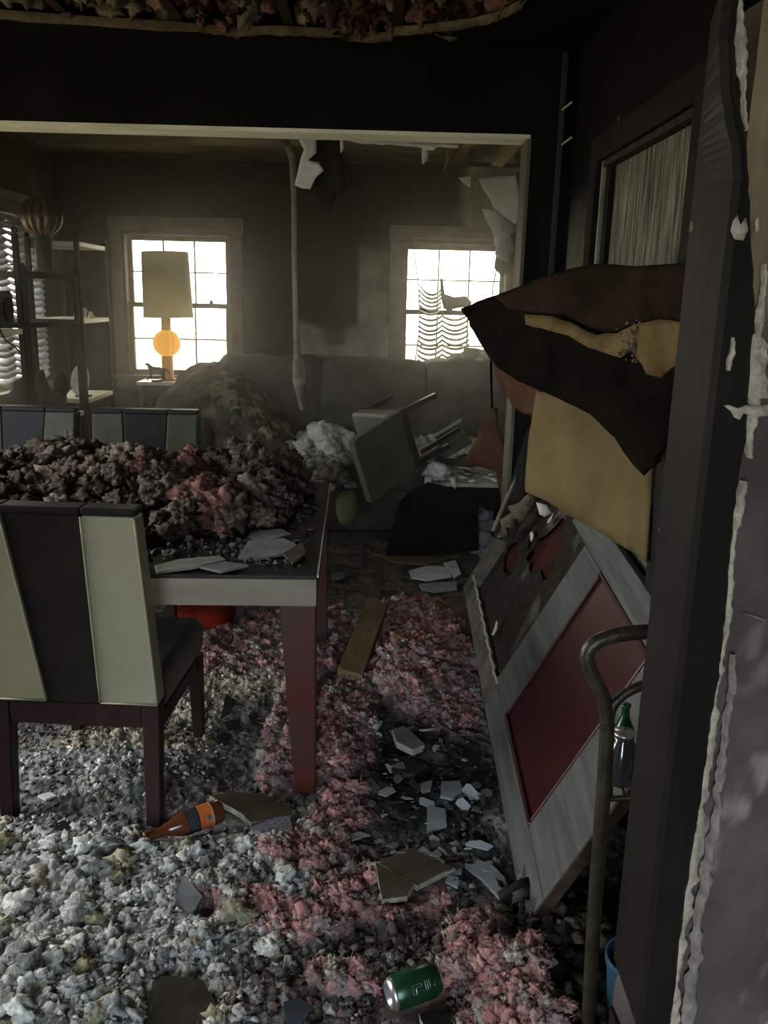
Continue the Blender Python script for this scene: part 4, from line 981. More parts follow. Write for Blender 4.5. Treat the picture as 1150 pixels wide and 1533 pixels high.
sheet('torn_kraft_strip', 'torn strip of tan paper across the hanging charred sheet', 'paper',
      [(786, 471, 2.60), (830, 474, 2.48), (865, 488, 2.38), (895, 502, 2.30), (925, 499, 2.22), (950, 486, 2.15), (990, 478, 2.08), (1030, 484, 2.0), (1020, 545, 2.0), (1005, 552, 2.02), (990, 566, 2.05), (968, 560, 2.08), (962, 545, 2.11), (946, 524, 2.15), (930, 536, 2.19), (905, 528, 2.25), (880, 520, 2.31), (850, 502, 2.40), (820, 494, 2.48), (788, 486, 2.58)],
      m_kraft2, thick=.004, cuts=3, noise=.012, nscale=9, seed=13, tears=.003)
it = [(PY(rnd.gauss(945, 12), rnd.uniform(478, 545), 2.135), (s_, s_, s_), (.15, .13, .09)) for s_ in [rnd.uniform(.002, .006) for _ in range(60)]]
V, F, C = scatter([(tuple(p), a, b) for p, a, b in it], LV1); tag(recenter(quick_tris('plaster_crumbs', V, F, m_fluff, C)), 'white plaster crumbs stuck to the torn tan strip', 'crumbs', kind='stuff')
sheet('kraft_paper', 'big wrinkled tan kraft paper sheet hanging below the charred sheet', 'paper',
      [(802, 586, 2.75), (860, 592, 2.62), (930, 610, 2.48), (1012, 620, 2.28), (1006, 690, 2.26), (998, 760, 2.24), (990, 842, 2.22), (950, 826, 2.30), (905, 800, 2.40), (860, 775, 2.50), (820, 750, 2.60), (788, 736, 2.70), (788, 700, 2.71), (794, 645, 2.73)],
      m_kraft, thick=.004, cuts=3, noise=.026, nscale=5, seed=17, tears=.001)
sheet('curled_brown_facing', 'red-brown curl of scorched facing under the tip of the hanging sheet', 'sheet',
      [(734, 536, 2.95), (762, 545, 2.88), (790, 572, 2.80), (812, 588, 2.74), (810, 605, 2.76), (798, 622, 2.80), (782, 618, 2.86), (766, 604, 2.90), (752, 575, 2.94)], m_redbrown, thick=.005, cuts=3, noise=.012, seed=19)
sheet('brown_board_shard', 'pointed red-brown board fragment hanging above the end table', 'board',
      [(734, 606, 4.3), (745, 612, 4.3), (746, 640, 4.28), (757, 665, 4.26), (765, 690, 4.25), (760, 712, 4.25), (742, 703, 4.28), (694, 692, 4.32), (708, 668, 4.32), (722, 635, 4.31)], m_redbrown, thick=.012, cuts=2, noise=.008, seed=23, tears=.003)
sheet('brown_board_chip', 'small brown board chip below the pointed fragment', 'board', [(742, 706, 4.26), (768, 708, 4.24), (762, 730, 4.24), (752, 748, 4.26), (747, 730, 4.26)], m_redbrown, thick=.01, cuts=1, noise=.004, seed=24)
o = MB().tube([PY(738, 500, 3.4), PY(735, 545, 3.6), PY(736, 580, 4.0), PY(737, 610, 4.28)], .005, 8).build('hanging_wire', m_blackwood, None, True); recenter(o); tag(o, 'thin charred wire hanging from the tip of the sheet to the brown fragment', 'wire')
# broken casing at the foot of the pier
cp = thing('broken_casing_board', 'charred broken casing board with a pale edge leaning at the foot of the pier', 'board', (.66, 3.52, 0)); o_ = Vector((.66, 3.52, 0))
qa = [PY(790, 640, 3.60), PY(806, 640, 3.60), PY(768, 812, 3.50), PY(738, 806, 3.50)]
MB().hexa([p - o_ for p in qa], [p - o_ + Vector((.01, .03, .01)) for p in qa]).build('board', m_charwood, cp)
MB().tube(smooth_path([p - o_ for p in (PY(775, 700, 3.575), PY(770, 720, 3.56), PY(755, 755, 3.53), PY(738, 795, 3.49))]), .009, 8).build('pale_edge', mat('raw_tan_edge', (.16, .13, .085), .8, .4, 15, .3), cp, True)
sheet('shredded_paper', 'shredded tan wall paper at the foot of the pier', 'paper', [(742, 806, 3.5), (752, 788, 3.48), (749, 778, 3.47), (766, 768, 3.46), (762, 758, 3.46), (778, 752, 3.45), (790, 738, 3.45), (799, 742, 3.44), (789, 756, 3.43), (797, 762, 3.42), (781, 768, 3.42), (787, 781, 3.42), (770, 776, 3.43), (773, 791, 3.44), (758, 789, 3.45), (760, 803, 3.45)], mat('shredded_paper', (.03, .024, .016), .9, .6, 14, .5, col2=(.15, .125, .09)), thick=.004, cuts=3, noise=.045, nscale=16, seed=31, tears=.016)
sheet('hanging_paint_flake', 'pale paint flake hanging under the lower edge of the kraft paper', 'flake', [(803, 752, 2.72), (818, 756, 2.70), (826, 768, 2.70), (816, 774, 2.7), (808, 770, 2.71)], m_palewood, thick=.003, cuts=1, noise=.006, seed=33)

# torn wall board at the right rear corner, ceiling shreds, tape
pw = 6.40
for nm, lb, pts, mm in (
    ('torn_wallboard', 'wide pale torn wallboard sheet at the rear right corner above the window', [(716, 268), (744, 264), (772, 262, 6.3), (780, 300, 6.3), (772, 336, 6.3), (757, 326), (738, 310), (728, 290)], m_gyp),
    ('torn_wallboard', 'curled pale wallboard strip below the widest torn sheet', [(722, 313), (745, 314), (768, 332, 6.49), (774, 347, 6.49), (763, 352), (753, 341), (750, 354), (744, 372), (736, 345)], m_gyp),
    ('torn_wallboard', 'lowest pale wallboard scrap hanging over the right window', [(748, 345, 6.30), (765, 350, 6.28), (769, 374, 6.49), (760, 393, 6.42), (752, 388, 6.3), (741, 381, 6.3), (746, 364, 6.3)], m_gyp),
    ('torn_wallboard', 'brown scorched wallboard tatter at the right edge of the right window', [(742, 380, 6.42), (754, 384, 6.40), (770, 380, 6.49), (767, 405, 6.49), (751, 413, 6.44), (740, 402, 6.42)], m_browncurl),
    ('torn_wallboard', 'small pale wallboard tag left of the torn corner sheet', [(686, 266, 6.42), (706, 263, 6.4), (704, 281, 6.4), (696, 276, 6.42)], m_gyp)):
    sheet(nm, lb, 'wallboard', pts, mm, Y=6.38, thick=.006, cuts=2, noise=.02, nscale=7, seed=len(lb), tears=.004)
for lb, pts, Y in (('pale ceiling shred dangling near the middle of the ceiling break', [(632, 214), (643, 213), (641, 240), (632, 246)], 4.5), ('long torn tan ceiling shred at the corner of the ceiling hole', [(676, 214), (692, 213), (686, 225), (674, 245), (664, 258), (668, 236), (666, 226)], 4.6),
                   ('small white ceiling tag beside the black ceiling flap', [(509, 208), (515, 208), (515, 222), (510, 230)], 4.45)):
    sheet('ceiling_shred', lb, 'shred', pts, m_kraft if 'tan' in lb else m_gyp, Y=Y, thick=.005, cuts=2, noise=.01, seed=len(lb), tears=.002)
pz = sheet('ceiling_paper', 'torn white-blue ceiling paper along the break behind the header', 'paper', [(520, 209), (560, 210), (600, 212), (640, 214), (690, 216), (686, 222), (655, 220), (648, 226), (610, 219), (570, 217), (535, 214)], m_gyp, Y=4.25, thick=.005, cuts=2, noise=.008, seed=41, tears=.004)
sheet('hanging_ceiling_flap', 'black flap of ceiling board hanging left of the middle', 'board', [(474, 206, 4.6), (512, 206, 4.6), (516, 284, 4.62), (504, 293, 4.62), (491, 319, 4.62), (472, 306, 4.62), (447, 284, 4.62), (455, 240, 4.6)], m_soot, thick=.012, cuts=2, noise=.006, seed=43, tears=.003)
sheet('torn_white_paper', 'torn white paper curl on the black ceiling flap', 'paper', [(446, 206), (474, 207), (474, 229), (461, 240), (477, 243), (485, 255), (473, 266), (465, 283), (452, 282), (441, 277), (446, 258), (450, 238), (455, 224)], m_gyp, Y=4.56, thick=.005, cuts=2, noise=.012, seed=47, tears=.003)
tp = [(424, 208, 15), (432, 222, 12), (438, 238, 10), (440, 300, 8), (441, 400, 8), (443, 480, 8), (445, 530, 10), (447, 548, 19), (448, 570, 19), (452, 598, 13), (455, 618, 9)]
P = []
for (a, b, wa), (c, d_, wb) in zip(tp[:-1], tp[1:]):
    for i in range(5): t = i / 5; P.append((a + (c - a) * t, b + (d_ - b) * t, wa + (wb - wa) * t))
vs_ = []
for i, (x, y, wd) in enumerate(P):
    Y = 5.28 - .12 * math.sin(i * .35); c = PY(x, y, Y); q = wd * 5.3 / FPX / 2; tw = .4 * math.sin(i * .22)
    vs_ += [c + Vector((-q * math.cos(tw), -q * math.sin(tw), 0)), c + Vector((q * math.cos(tw), q * math.sin(tw), 0))]
o = link_mesh('drywall_tape', vs_, [(2 * i, 2 * i + 1, 2 * i + 3, 2 * i + 2) for i in range(len(P) - 1)], mat('smoked_paper_tape', (.16, .15, .11), .9, .3, 10, .1), smooth=True)
o.modifiers.new('t', 'SOLIDIFY').thickness = .003; recenter(o)
tag(o, 'long pale strip of ceiling tape hanging down to the sofa', 'tape')
# ------------------------------------------------------------------ thin smoke haze hanging in the living room
hz = bpy.data.materials.new('smoke_haze'); hz.use_nodes = True; t = hz.node_tree; t.nodes.clear()
ho = t.nodes.new('ShaderNodeOutputMaterial'); hv_ = t.nodes.new('ShaderNodeVolumeScatter')
hv_.inputs['Color'].default_value = (1, .96, .86, 1); hv_.inputs['Density'].default_value = HAZE; hv_.inputs['Anisotropy'].default_value = .80
t.links.new(hv_.outputs[0], ho.inputs['Volume'])
o = MB().box((XL + .01, YH + .17, .0), (XR2 - .01, YB - .03, ZC - .03)).build('smoke_haze', hz); tag(recenter(o), 'thin smoke haze hanging in the far room in front of the windows', 'haze', kind='stuff')

# ------------------------------------------------------------------ the litter on the floor
def blobmask(x, y, cx, cy, rx, ry, n, soft=.35):
    return sstep(1 + soft, 1 - soft, np.hypot((x - cx) / rx, (y - cy) / ry) + n * .55)
CLEAR = [(-.45, 2.22, .055), (-.50, 2.185, .05), (-.55, 2.16, .04), (.10, 1.56, .06), (.15, 1.585, .05), (.125, 1.95, .10), (-.33, 2.27, .10), (.335, 2.01, .06), (-.39, 1.54, .09), (.39, 1.78, .09), (.42, 1.86, .08), (.0, 3.4, .07), (-.03, 3.25, .07), (.05, 3.6, .07), (-.39, 1.83, .03), (.19, 2.24, .04)]
def keep(a, b): return all((a - cx) ** 2 + (b - cy) ** 2 > r * r for cx, cy, r in CLEAR)
def regions(x, y):
    p = np.stack([x, y, x * 0], 1); n = fbm(p * 4.5, 4, 201); n2 = fbm(p * 11, 3, 203)
    q = n + .5 * n2
    pink = np.zeros_like(x)
    for b in ((-.30, 3.55, .30, .45), (.20, 3.55, .30, .55), (-.06, 2.85, .10, .55), (.06, 1.93, .17, .10), (.33, 1.60, .13, .26), (-.16, 1.80, .11, .06), (.30, 3.0, .18, .25), (-.55, 3.5, .18, .35), (-.28, 2.85, .07, .45), (-.16, 2.08, .12, .10), (-.30, 1.86, .10, .05), (-.05, 1.62, .07, .04)):
        pink = np.maximum(pink, blobmask(x, y, *b, q))
    white = np.maximum.reduce([sstep(-.02, -.36, x + q * .2) * sstep(2.30, 2.05, y + q * .2), blobmask(x, y, -.52, 3.15, .22, .26, q), blobmask(x, y, -.05, 2.72, .09, .18, q), .6 * blobmask(x, y, -.85, 2.55, .3, .25, q)])  # the blob below the table also carries the painted pool of light
    shard = blobmask(x, y, .22, 2.45, .24, .55, q)
    black = np.maximum(sstep(.38, .46, x + q * .05) * sstep(2.1, 1.7, y), blobmask(x, y, .12, 2.55, .10, .22, q) * .6)
    far = sstep(3.95, 4.25, y + q * .15)
    return q, n, pink * (1 - far), white * (1 - .7 * pink), shard * (1 - .8 * pink), black, far
def floor_h(x, y, fine=True):
    q, n, pink, white, shard, black, far = regions(x, y); p = np.stack([x, y, x * 0], 1)
    base = .012 + .016 * n + .05 * pink * (.6 + .4 * n) + .022 * white + .018 * sstep(.15, .5, n) * (1 - far)
    base = base + .05 * blobmask(x, y, .24, 3.5, .22, .5, q) + .035 * blobmask(x, y, .38, 1.6, .10, .2, q)
    if fine:
        d1, d2, r = worley(x / .030 + .4 * n, y / .030, 5); base = base + (.014 * np.sqrt(np.clip(1 - (d1 / .62) ** 2, 0, 1)) * (.4 + .6 * r)) * (white * .9 + pink * .8 + .25) * (1 - far * .8)
        d1, d2, r = worley(x / .013, y / .013 + .6 * n, 6); base = base + .007 * np.sqrt(np.clip(1 - (d1 / .6) ** 2, 0, 1)) * r * (1 - far * .7)
        base = base + .006 * fbm(p * 55, 3, 211) * (1 - .5 * far)
    for cx, cy, r in CLEAR: base = base * (1 - .75 * np.exp(-((x - cx) ** 2 + (y - cy) ** 2) / (r * r * 1.2)))
    return np.maximum(base, -.008)
xs = np.linspace(-1.35, .78, 450); ys = 1.16 * (5.25 / 1.16) ** np.linspace(0, 1, 450)
def ffn(u, v): return np.stack([u, v, floor_h(u, v)], 1)
P, F = grid(xs, ys, ffn, lambda u, v: (u > .585) & (v > 3.63) & (v < 3.84))
x, y = P[:, 0], P[:, 1]; q, n, pink, white, shard, black, far = regions(x, y)
f1 = fbm(P * np.array([38, 38, 20]), 4, 221)[:, None]; f2 = fbm(P * np.array([90, 90, 40]), 3, 223)[:, None]; f3 = fbm(P * np.array([14, 14, 8]), 4, 225)[:, None]
c = C3((.105, .10, .095)) * (1 + .9 * f1 + .5 * f2)                                   # grey matted shag
c = c + np.clip(f2 + .2, 0, 1) * C3((.10, .10, .10))
pk_ = blobmask(x, y, .02, 1.66, .30, .35, q)[:, None]; c = c * (1 - pk_) + pk_ * C3((.135, .108, .102)) * (1 + .9 * f1 + .6 * f3)
wc = (C3((.34, .345, .33)) * (y < 2.6)[:, None] + C3((.56, .49, .36)) * (y >= 2.6)[:, None]) * (1 + .7 * f1 + .35 * f3); wc = np.where(f1 + f2 * .5 < -.28, wc * .25, wc)  # pool of light under the table painted in as brighter cream
wc = wc * (1 - .35 * sstep(-.2, .25, f3) * C3((.0, .25, .6)) * blobmask(x, y, -.35, 2.8, .6, .6, q)[:, None])
pc = C3((.38, .20, .19)) * (1 + .6 * f1 + .4 * f3); pc = np.where(f3 + .4 * f1 > .08, C3((.20, .165, .155)) * (1 + f1), pc); pc = np.where(f3 < -.30, pc * .3, pc)
sc_ = C3((.055, .055, .055)) * (1 + f1 + f3)
c = c * (1 - white[:, None]) + wc * white[:, None]; c = c * (1 - shard[:, None]) + sc_ * shard[:, None]
c = c * (1 - pink[:, None]) + pc * pink[:, None]; c = c * (1 - black[:, None]) + C3((.018, .017, .016)) * black[:, None]
fc = C3((.085, .075, .06)) * (1 + 1.0 * f1 + .8 * f3); c = c * (1 - far[:, None]) + fc * far[:, None]
deep = sstep(.40, .5, x) * 0; c = np.clip(c, .006, .8)
o = quick_tris('floor_debris', P, F, m_fluff, c)
tag(o, 'grey and pink layer of trampled insulation and ash covering the floor', 'debris', kind='stuff')
def fz0(x, y): return float(floor_h(np.array([x]), np.array([y]), False)[0])
# tufts and clumps on top of it
VN = {}
def scatter2(items, variants, key, mixamt=.5):
    """like scatter(), each clump mottled between its two colours"""
    if key not in VN: VN[key] = [fbm(v * 2.6 + 5 * i, 4, 300 + i) for i, (v, f) in enumerate(variants)]
    Vs = []; Fs = []; Cs = []; nn = 0
    for pos, s, ca, cb in items:
        k = rnd.randrange(len(variants)); v, f = variants[k]
        M = np.array(Euler((rnd.uniform(-.6, .6), rnd.uniform(-.6, .6), rnd.uniform(0, 6.28))).to_matrix())
        Vs.append((v * np.array(s)) @ M.T + np.array(pos)); Fs.append(f + nn); nn += len(v)
        m = sstep(-.15, .3, VN[key][k])[:, None]; Cs.append(np.array(ca)[None] * (1 - m) + np.array(cb)[None] * m)
    return np.concatenate(Vs), np.concatenate(Fs), np.concatenate(Cs)
def join3(*jobs, fuzz=0, flen=.010):
    """clumps of several kinds in one mesh, with loose glass fibres standing out of them"""
    Vs, Fs, Cs, n = [], [], [], 0
    if fuzz:
        al = [i for j in jobs for i in j[0]]; P0 = np.array([i[0] for i in al]); S0 = np.array([i[1] for i in al]); C0 = np.array([i[2] for i in al])
        wt = S0[:, 0] ** 2; k = RNG.choice(len(al), fuzz, p=wt / wt.sum()); d = RNG.normal(size=(fuzz, 3)); d[:, 2] = np.abs(d[:, 2]) * .8; d /= np.linalg.norm(d, axis=1, keepdims=True)
        a = P0[k] + d * S0[k] * .85; L = flen * RNG.uniform(.4, 1.3, (fuzz, 1)); t = d + RNG.normal(size=(fuzz, 3)) * .7; m = a + t * L * .5; e = m + (t + RNG.normal(size=(fuzz, 3)) * .6) * L * .5
        sd = np.cross(t, RNG.normal(size=(fuzz, 3))); sd /= np.linalg.norm(sd, axis=1, keepdims=True) + 1e-9; sd *= .00045
        V = np.stack([a - sd, a + sd, m + sd, m - sd, e], 1).reshape(-1, 3); b = np.arange(fuzz)[:, None] * 5
        F = np.concatenate([b + np.array([[0, 1, 2]]), b + np.array([[0, 2, 3]]), b + np.array([[3, 2, 4]])]); Vs.append(V); Fs.append(F); Cs.append(np.repeat(C0[k] * 1.1, 5, 0)); n = len(V)
    for its, var, key in jobs:
        if its: V, F, C = scatter2(its, var, key); Vs.append(V); Fs.append(F + n); Cs.append(C); n += len(V)
    return np.concatenate(Vs), np.concatenate(Fs), np.concatenate(Cs)
def pick(N, x0, x1, y0, y1, idx, thr=.45, bias=True):
    X = RNG.uniform(x0, x1, N); Y = y0 * (y1 / y0) ** RNG.uniform(0, 1, N) if bias else RNG.uniform(y0, y1, N)
    r = regions(X, Y); k = r[idx] > np.maximum(thr, RNG.uniform(0, 1, N) * .9); return X[k], Y[k]
LP4 = lumps(4, .62, 1.9, 14, .62); LP3 = lumps(3, .80, 2.2, 14, .6); LP2 = lumps(2, .75, 2.0, 14, .6); LW3 = lumps(3, .75, 2.0, 12, .6); LW2 = lumps(2, .85, 1.7, 14, .6); LW1 = lumps(1, .7, 1.4, 14)
it = []
X, Y = pick(8500, -1.2, .25, 1.2, 3.6, 3, .30); Z = floor_h(X, Y, False)
for a, b, z in zip(X, Y, Z):
    if not keep(a, b): continue
    cl = math.sin(a * 23 + 2 * math.sin(b * 17)) * math.sin(b * 19 + 1.5 * math.sin(a * 13)); s = (.0035 + (.021 if b < 2.1 else .010) * rnd.random() ** 3.4) * (1.15 + .5 * cl)
    if cl < -.45 and rnd.random() < .6: continue
    k = rnd.uniform(.35, 1.15); w_ = rnd.random()
    ca = (.50 * k, .51 * k, .485 * k) if w_ > .14 else (.42 * k, .38 * k, .27 * k)
    if b > 2.6 and a < -.2: ca = (.62 * k, .55 * k, .41 * k)  # clumps under the table coloured brighter, as if lit
    it.append(((a, b, z + s * .45), (s * rnd.uniform(1, 1.5), s, s * rnd.uniform(.55, .9)), ca, tint(ca, .45, .75)))
it.sort(key=lambda q: -q[1][2]); print('white', len(it)); V, F, C = join3((it[:900], LW3, 'w3'), (it[900:], LW2, 'w2'), fuzz=9000, flen=.006); tag(recenter(quick_tris('white_insulation_clumps', V, F, m_fluff, C)), 'whitish grey clumps of blown insulation strewn over the floor at lower left', 'insulation', kind='stuff')
it = []
X, Y = pick(7000, -1.2, .3, 1.2, 3.7, 3, .12); Z = floor_h(X, Y, False)
for a, b, z in zip(X, Y, Z):
    if not keep(a, b): continue
    s = rnd.uniform(.003, .008); k = rnd.uniform(.4, 1.2); ca = tint((.45, .46, .44), k, k)
    it.append(((a, b, z + s * .9 + .006), (s * rnd.uniform(1, 1.8), s, s * .7), ca, tint(ca, .6, .8)))
X = RNG.uniform(-1.2, .42, 4500); Y = 1.2 * (4.3 / 1.2) ** RNG.uniform(0, 1, 4500); Z = floor_h(X, Y, False)
for a, b, z in zip(X, Y, Z):
    if not keep(a, b): continue
    s = rnd.uniform(.003, .007); k = rnd.uniform(.3, 1.1); ca = rnd.choice(((.20, .20, .19), (.12, .115, .11), (.03, .03, .03), (.20, .15, .14), (.05, .05, .05)))
    it.append(((a, b, z + s * .9 + .004), (s * rnd.uniform(1, 1.9), s, s * .7), tint(ca, k, k), tint(ca, .5, .8)))
V, F, C = scatter2(it, LW1, 'w1'); tag(recenter(quick_tris('insulation_crumbs', V, F, m_fluff, C)), 'fine grey crumbs of insulation and plaster sprinkled over the floor', 'crumbs', kind='stuff')
it = []
X, Y = pick(9500, -.8, .55, 1.25, 4.05, 2, .45); Z = floor_h(X, Y, False)
for a, b, z in zip(X, Y, Z):
    if not keep(a, b): continue
    s = .005 + .020 * rnd.random() ** 2.6; k = rnd.uniform(.6, 1.1); w_ = rnd.random()
    ca = (.50 * k, .245 * k, .235 * k) if w_ > .52 else ((.25 * k, .165 * k, .16 * k) if w_ > .24 else (.40 * k, .37 * k, .32 * k))
    if b > 3.35 and a > .02 and rnd.random() < .6: ca = (.34 * k, .15 * k, .10 * k)
    it.append(((a, b, z + s * .35), (s * rnd.uniform(1, 1.4), s, s * rnd.uniform(.55, .95)), ca, (.24 * k, .165 * k, .155 * k)))
it.sort(key=lambda q: -q[1][2]); print('pink', len(it)); V, F, C = join3((it[:260], LP4, 'p4'), (it[260:1500], LP3, 'p3'), (it[1500:], LP2, 'p2'), fuzz=26000, flen=.011)
tag(recenter(quick_tris('pink_insulation_tufts', V, F, m_fluff, C)), 'dirty pink tufts of glass-fibre insulation lying over the floor', 'insulation', kind='stuff')
it = []
for i in range(1500):
    a = rnd.uniform(-.28, .30); b = rnd.uniform(1.28, 2.15)
    if not keep(a, b) or regions(np.array([a]), np.array([b]))[2][0] > .4: continue
    s = .004 + .012 * rnd.random() ** 2.2; k = rnd.uniform(.4, 1.2); ca = rnd.choice(((.19, .165, .155), (.22, .15, .145), (.24, .23, .21), (.08, .07, .066)))
    it.append(((a, b, fz0(a, b) + s * .4), (s * 1.3, s, s * .7), tint(ca, k, k), tint(ca, .5, .7)))
V, F, C = join3((it, LW2, 'w2'), fuzz=5000, flen=.008); tag(recenter(quick_tris('matted_debris', V, F, m_fluff, C)), 'grey and faintly pink matted debris in the lower middle of the floor, left of the can', 'debris', kind='stuff')
it = []
for i in range(260):                            # black rubble by the foot of the leaning door
    a = rnd.uniform(.36, .60); b = rnd.uniform(1.3, 1.95); s = rnd.uniform(.008, .03); k = rnd.uniform(.4, 1.3)
    ca = rnd.choice(((.02, .019, .018), (.03, .028, .024), (.10, .09, .075)))
    it.append(((a, b, .02 + s * .4 + rnd.uniform(0, .03)), (s * rnd.uniform(1, 2), s, s * .6), tint(ca, k, k), tint(ca, .4, .7)))
V, F, C = scatter2(it, LW2, 'w2'); tag(recenter(quick_tris('black_rubble', V, F, m_fluff, C)), 'black charred rubble around the feet of the tube rack', 'rubble', kind='stuff')

# insulation heap on the dining table
it = []
def prof(x, y):
    u = (x + .22) / -1.6; v = (y - 2.4) / 1.2
    fr = sstep(2.50, 3.0, y + .25 * (x + .68) * (x > -.68) * -1)
    rt = sstep(-.22, -.50, x - .10 * (y - 3))
    return fr * rt
for i in range(1500):
    x = rnd.uniform(-1.85, -.25); y = rnd.uniform(2.5, 3.56); g = float(prof(np.array(x), np.array(y)))
    if g < .10 + .1 * rnd.random(): continue
    s = (.014 + .052 * rnd.random() ** 2.2) * (.55 + .45 * g); hmax = (.14 + .05 * math.sin(x * 9) * math.cos(y * 7)) * g
    z = TZ + max(s * .5, hmax * rnd.random() ** .4)
    k = rnd.uniform(.7, 1.15); sp_ = float(fbm(np.array([[x * 5.5, y * 5.5, 3.1]]), 3, 77)[0]); w_ = rnd.random()
    if sp_ > .30: ca = (.20 * k, .10 * k, .084 * k)
    elif w_ < .7: ca = (.105 * k, .077 * k, .058 * k)
    else: ca = (.165 * k, .125 * k, .098 * k)
    it.append(((x, y, z), (s * rnd.uniform(1, 1.3), s, s * rnd.uniform(.7, 1)), ca, tint(ca, .4, .6)))
it.sort(key=lambda q: -q[1][2]); print('heap', len(it)); V, F, C = join3((it[:380], LP4, 'p4'), (it[380:], LP3, 'p3'), fuzz=30000, flen=.014); tag(recenter(quick_tris('insulation_heap', V, F, m_fluff, C)), 'brown and pink heap of burnt insulation lying on the dining table', 'insulation', kind='stuff')
it = []
for i in range(700):
    x = rnd.uniform(-.75, -.2); y = rnd.uniform(2.42, 3.3); s = .002 + .009 * rnd.random() ** 2; k = rnd.uniform(.3, 1.0)
    ca = rnd.choice(((.13, .13, .125), (.04, .04, .04), (.15, .115, .09))); it.append(((x, y, TZ + s * .5), (s * 1.5, s, s * .6), tint(ca, k, k), tint(ca, .5, .8)))
V, F, C = scatter2(it, LW2, 'w2'); tag(recenter(quick_tris('table_crumbs', V, F, m_fluff, C)), 'grey crumbs on the free front corner of the dining table', 'crumbs', kind='stuff')

# batts showing through the fallen dining-room ceiling
it = []
for i in range(420):
    x = rnd.uniform(-1.5, .46); y = rnd.uniform(3.0, 3.6); b = (x + 2.2 - .22) % .406
    if b < .045: continue
    s = rnd.uniform(.03, .07); k = rnd.uniform(.5, 1.1); pk = rnd.random() < (.15 if x < -.75 else .65)
    ca = (.11 * k, .052 * k, .040 * k) if pk else (.13 * k, .10 * k, .062 * k)
    it.append(((x, y, ZC + .07 + rnd.uniform(0, .10)), (s, s, s), ca, tint(ca, .4, .6)))
for px, py in ((335, 42), (352, 50), (345, 30), (520, 40), (560, 48), (585, 45), (540, 52), (300, 36), (100, 26), (210, 34), (650, 44), (670, 40)):
    p = PZ(px, py, ZC + .012); s = rnd.uniform(.018, .03); k = rnd.uniform(.7, 1)
    it.append(((p.x, p.y + .01, p.z + .01), (s, s, s), (.12 * k, .055 * k, .045 * k), (.06, .04, .03)))
V, F, C = scatter2(it, LP3, 'p3'); tag(recenter(quick_tris('ceiling_insulation', V, F, m_fluff, C)), 'tan and pink insulation batts showing through the fallen ceiling', 'insulation', kind='stuff')

# ------------------------------------------------------------------ shards and flat pieces among the litter
def fz(x, y): return float(floor_h(np.array([x]), np.array([y]), False)[0])
m_sh = [mat('plaster_blue_grey', (.24, .26, .28), .7, .2, 12, .1, col2=(.36, .385, .41)), mat('plaster_mid_grey', (.12, .125, .125), .8, .3, 12, .2), mat('shard_olive_brown', (.045, .04, .028), .8, .4, 10, .2), mat('shard_black', (.012, .012, .012), .6, .4, 10, .2)]
SL = ['small pale blue-grey plaster shard in the litter beside the leaning door', 'small mid-grey plaster shard in the litter beside the leaning door', 'small olive-brown board shard in the litter beside the leaning door', 'small black charred shard in the litter beside the leaning door']
SG = ['pale plaster shards', 'grey plaster shards', 'olive board shards', 'black charred shards']
def shard_poly(r, n=None, el=None):
    n = n or rnd.randint(4, 6); el = el or rnd.uniform(.45, .9); a0 = rnd.uniform(0, 6.28); out = []
    for i in range(n):
        a = a0 + 2 * PI * (i + rnd.uniform(-.3, .3)) / n; q = r * rnd.uniform(.75, 1.15); out.append((q * math.cos(a), q * el * math.sin(a)))
    return out
protos = [[MB().prism(shard_poly(1), -.5, .5).build('plaster_shard', m_sh[k]) for _ in range(3)] for k in range(4)]
used = set(); cnt = 0
while cnt < 120:
    x = rnd.uniform(-.08, .50); y = 1.75 * (3.1 / 1.75) ** rnd.random(); r = regions(np.array([x]), np.array([y]))
    if x > .345 + .03 * (y - 1.8) + .02 or (r[4][0] < .3 and rnd.random() > .15): continue
    k = rnd.choices((0, 1, 2, 3), (3, 3, 4, 3))[0]; v = rnd.randrange(3); p = protos[k][v]
    if (k, v) in used: c = p.copy(); COL.objects.link(c)
    else: c = p; used.add((k, v))
    s = .012 + .030 * rnd.random() ** 1.7
    c.scale = (s, s, rnd.uniform(.002, .005)); c.rotation_euler = (rnd.uniform(-.45, .45), rnd.uniform(-.45, .45), rnd.uniform(0, 6.28))
    c.location = (x, y, fz(x, y) + .012 + s * .15); 
    col_ = ('pale blue-grey plaster', 'mid-grey plaster', 'olive-brown board', 'black charred')[k]
    siz = 'larger' if s > .026 else ('middling' if s > .017 else 'tiny')
    zone = ('nearer than the squarish plaster piece' if y < 2.15 else 'around the stone-like plaster lump' if y < 2.6 else 'between stone-like lump and plank') + (', table side' if x < .12 else ', door side')
    lb = siz + ' ' + {4: 'four-sided', 5: 'five-sided', 6: 'six-sided'}[len(c.data.vertices) // 2] + ' ' + col_ + ' shard ' + zone; tag(c, lb, 'shard', SG[k] + ', ' + siz + ', ' + zone); cnt += 1
for k in range(4):
    for v in range(3):
        if (k, v) not in used: bpy.data.objects.remove(protos[k][v])
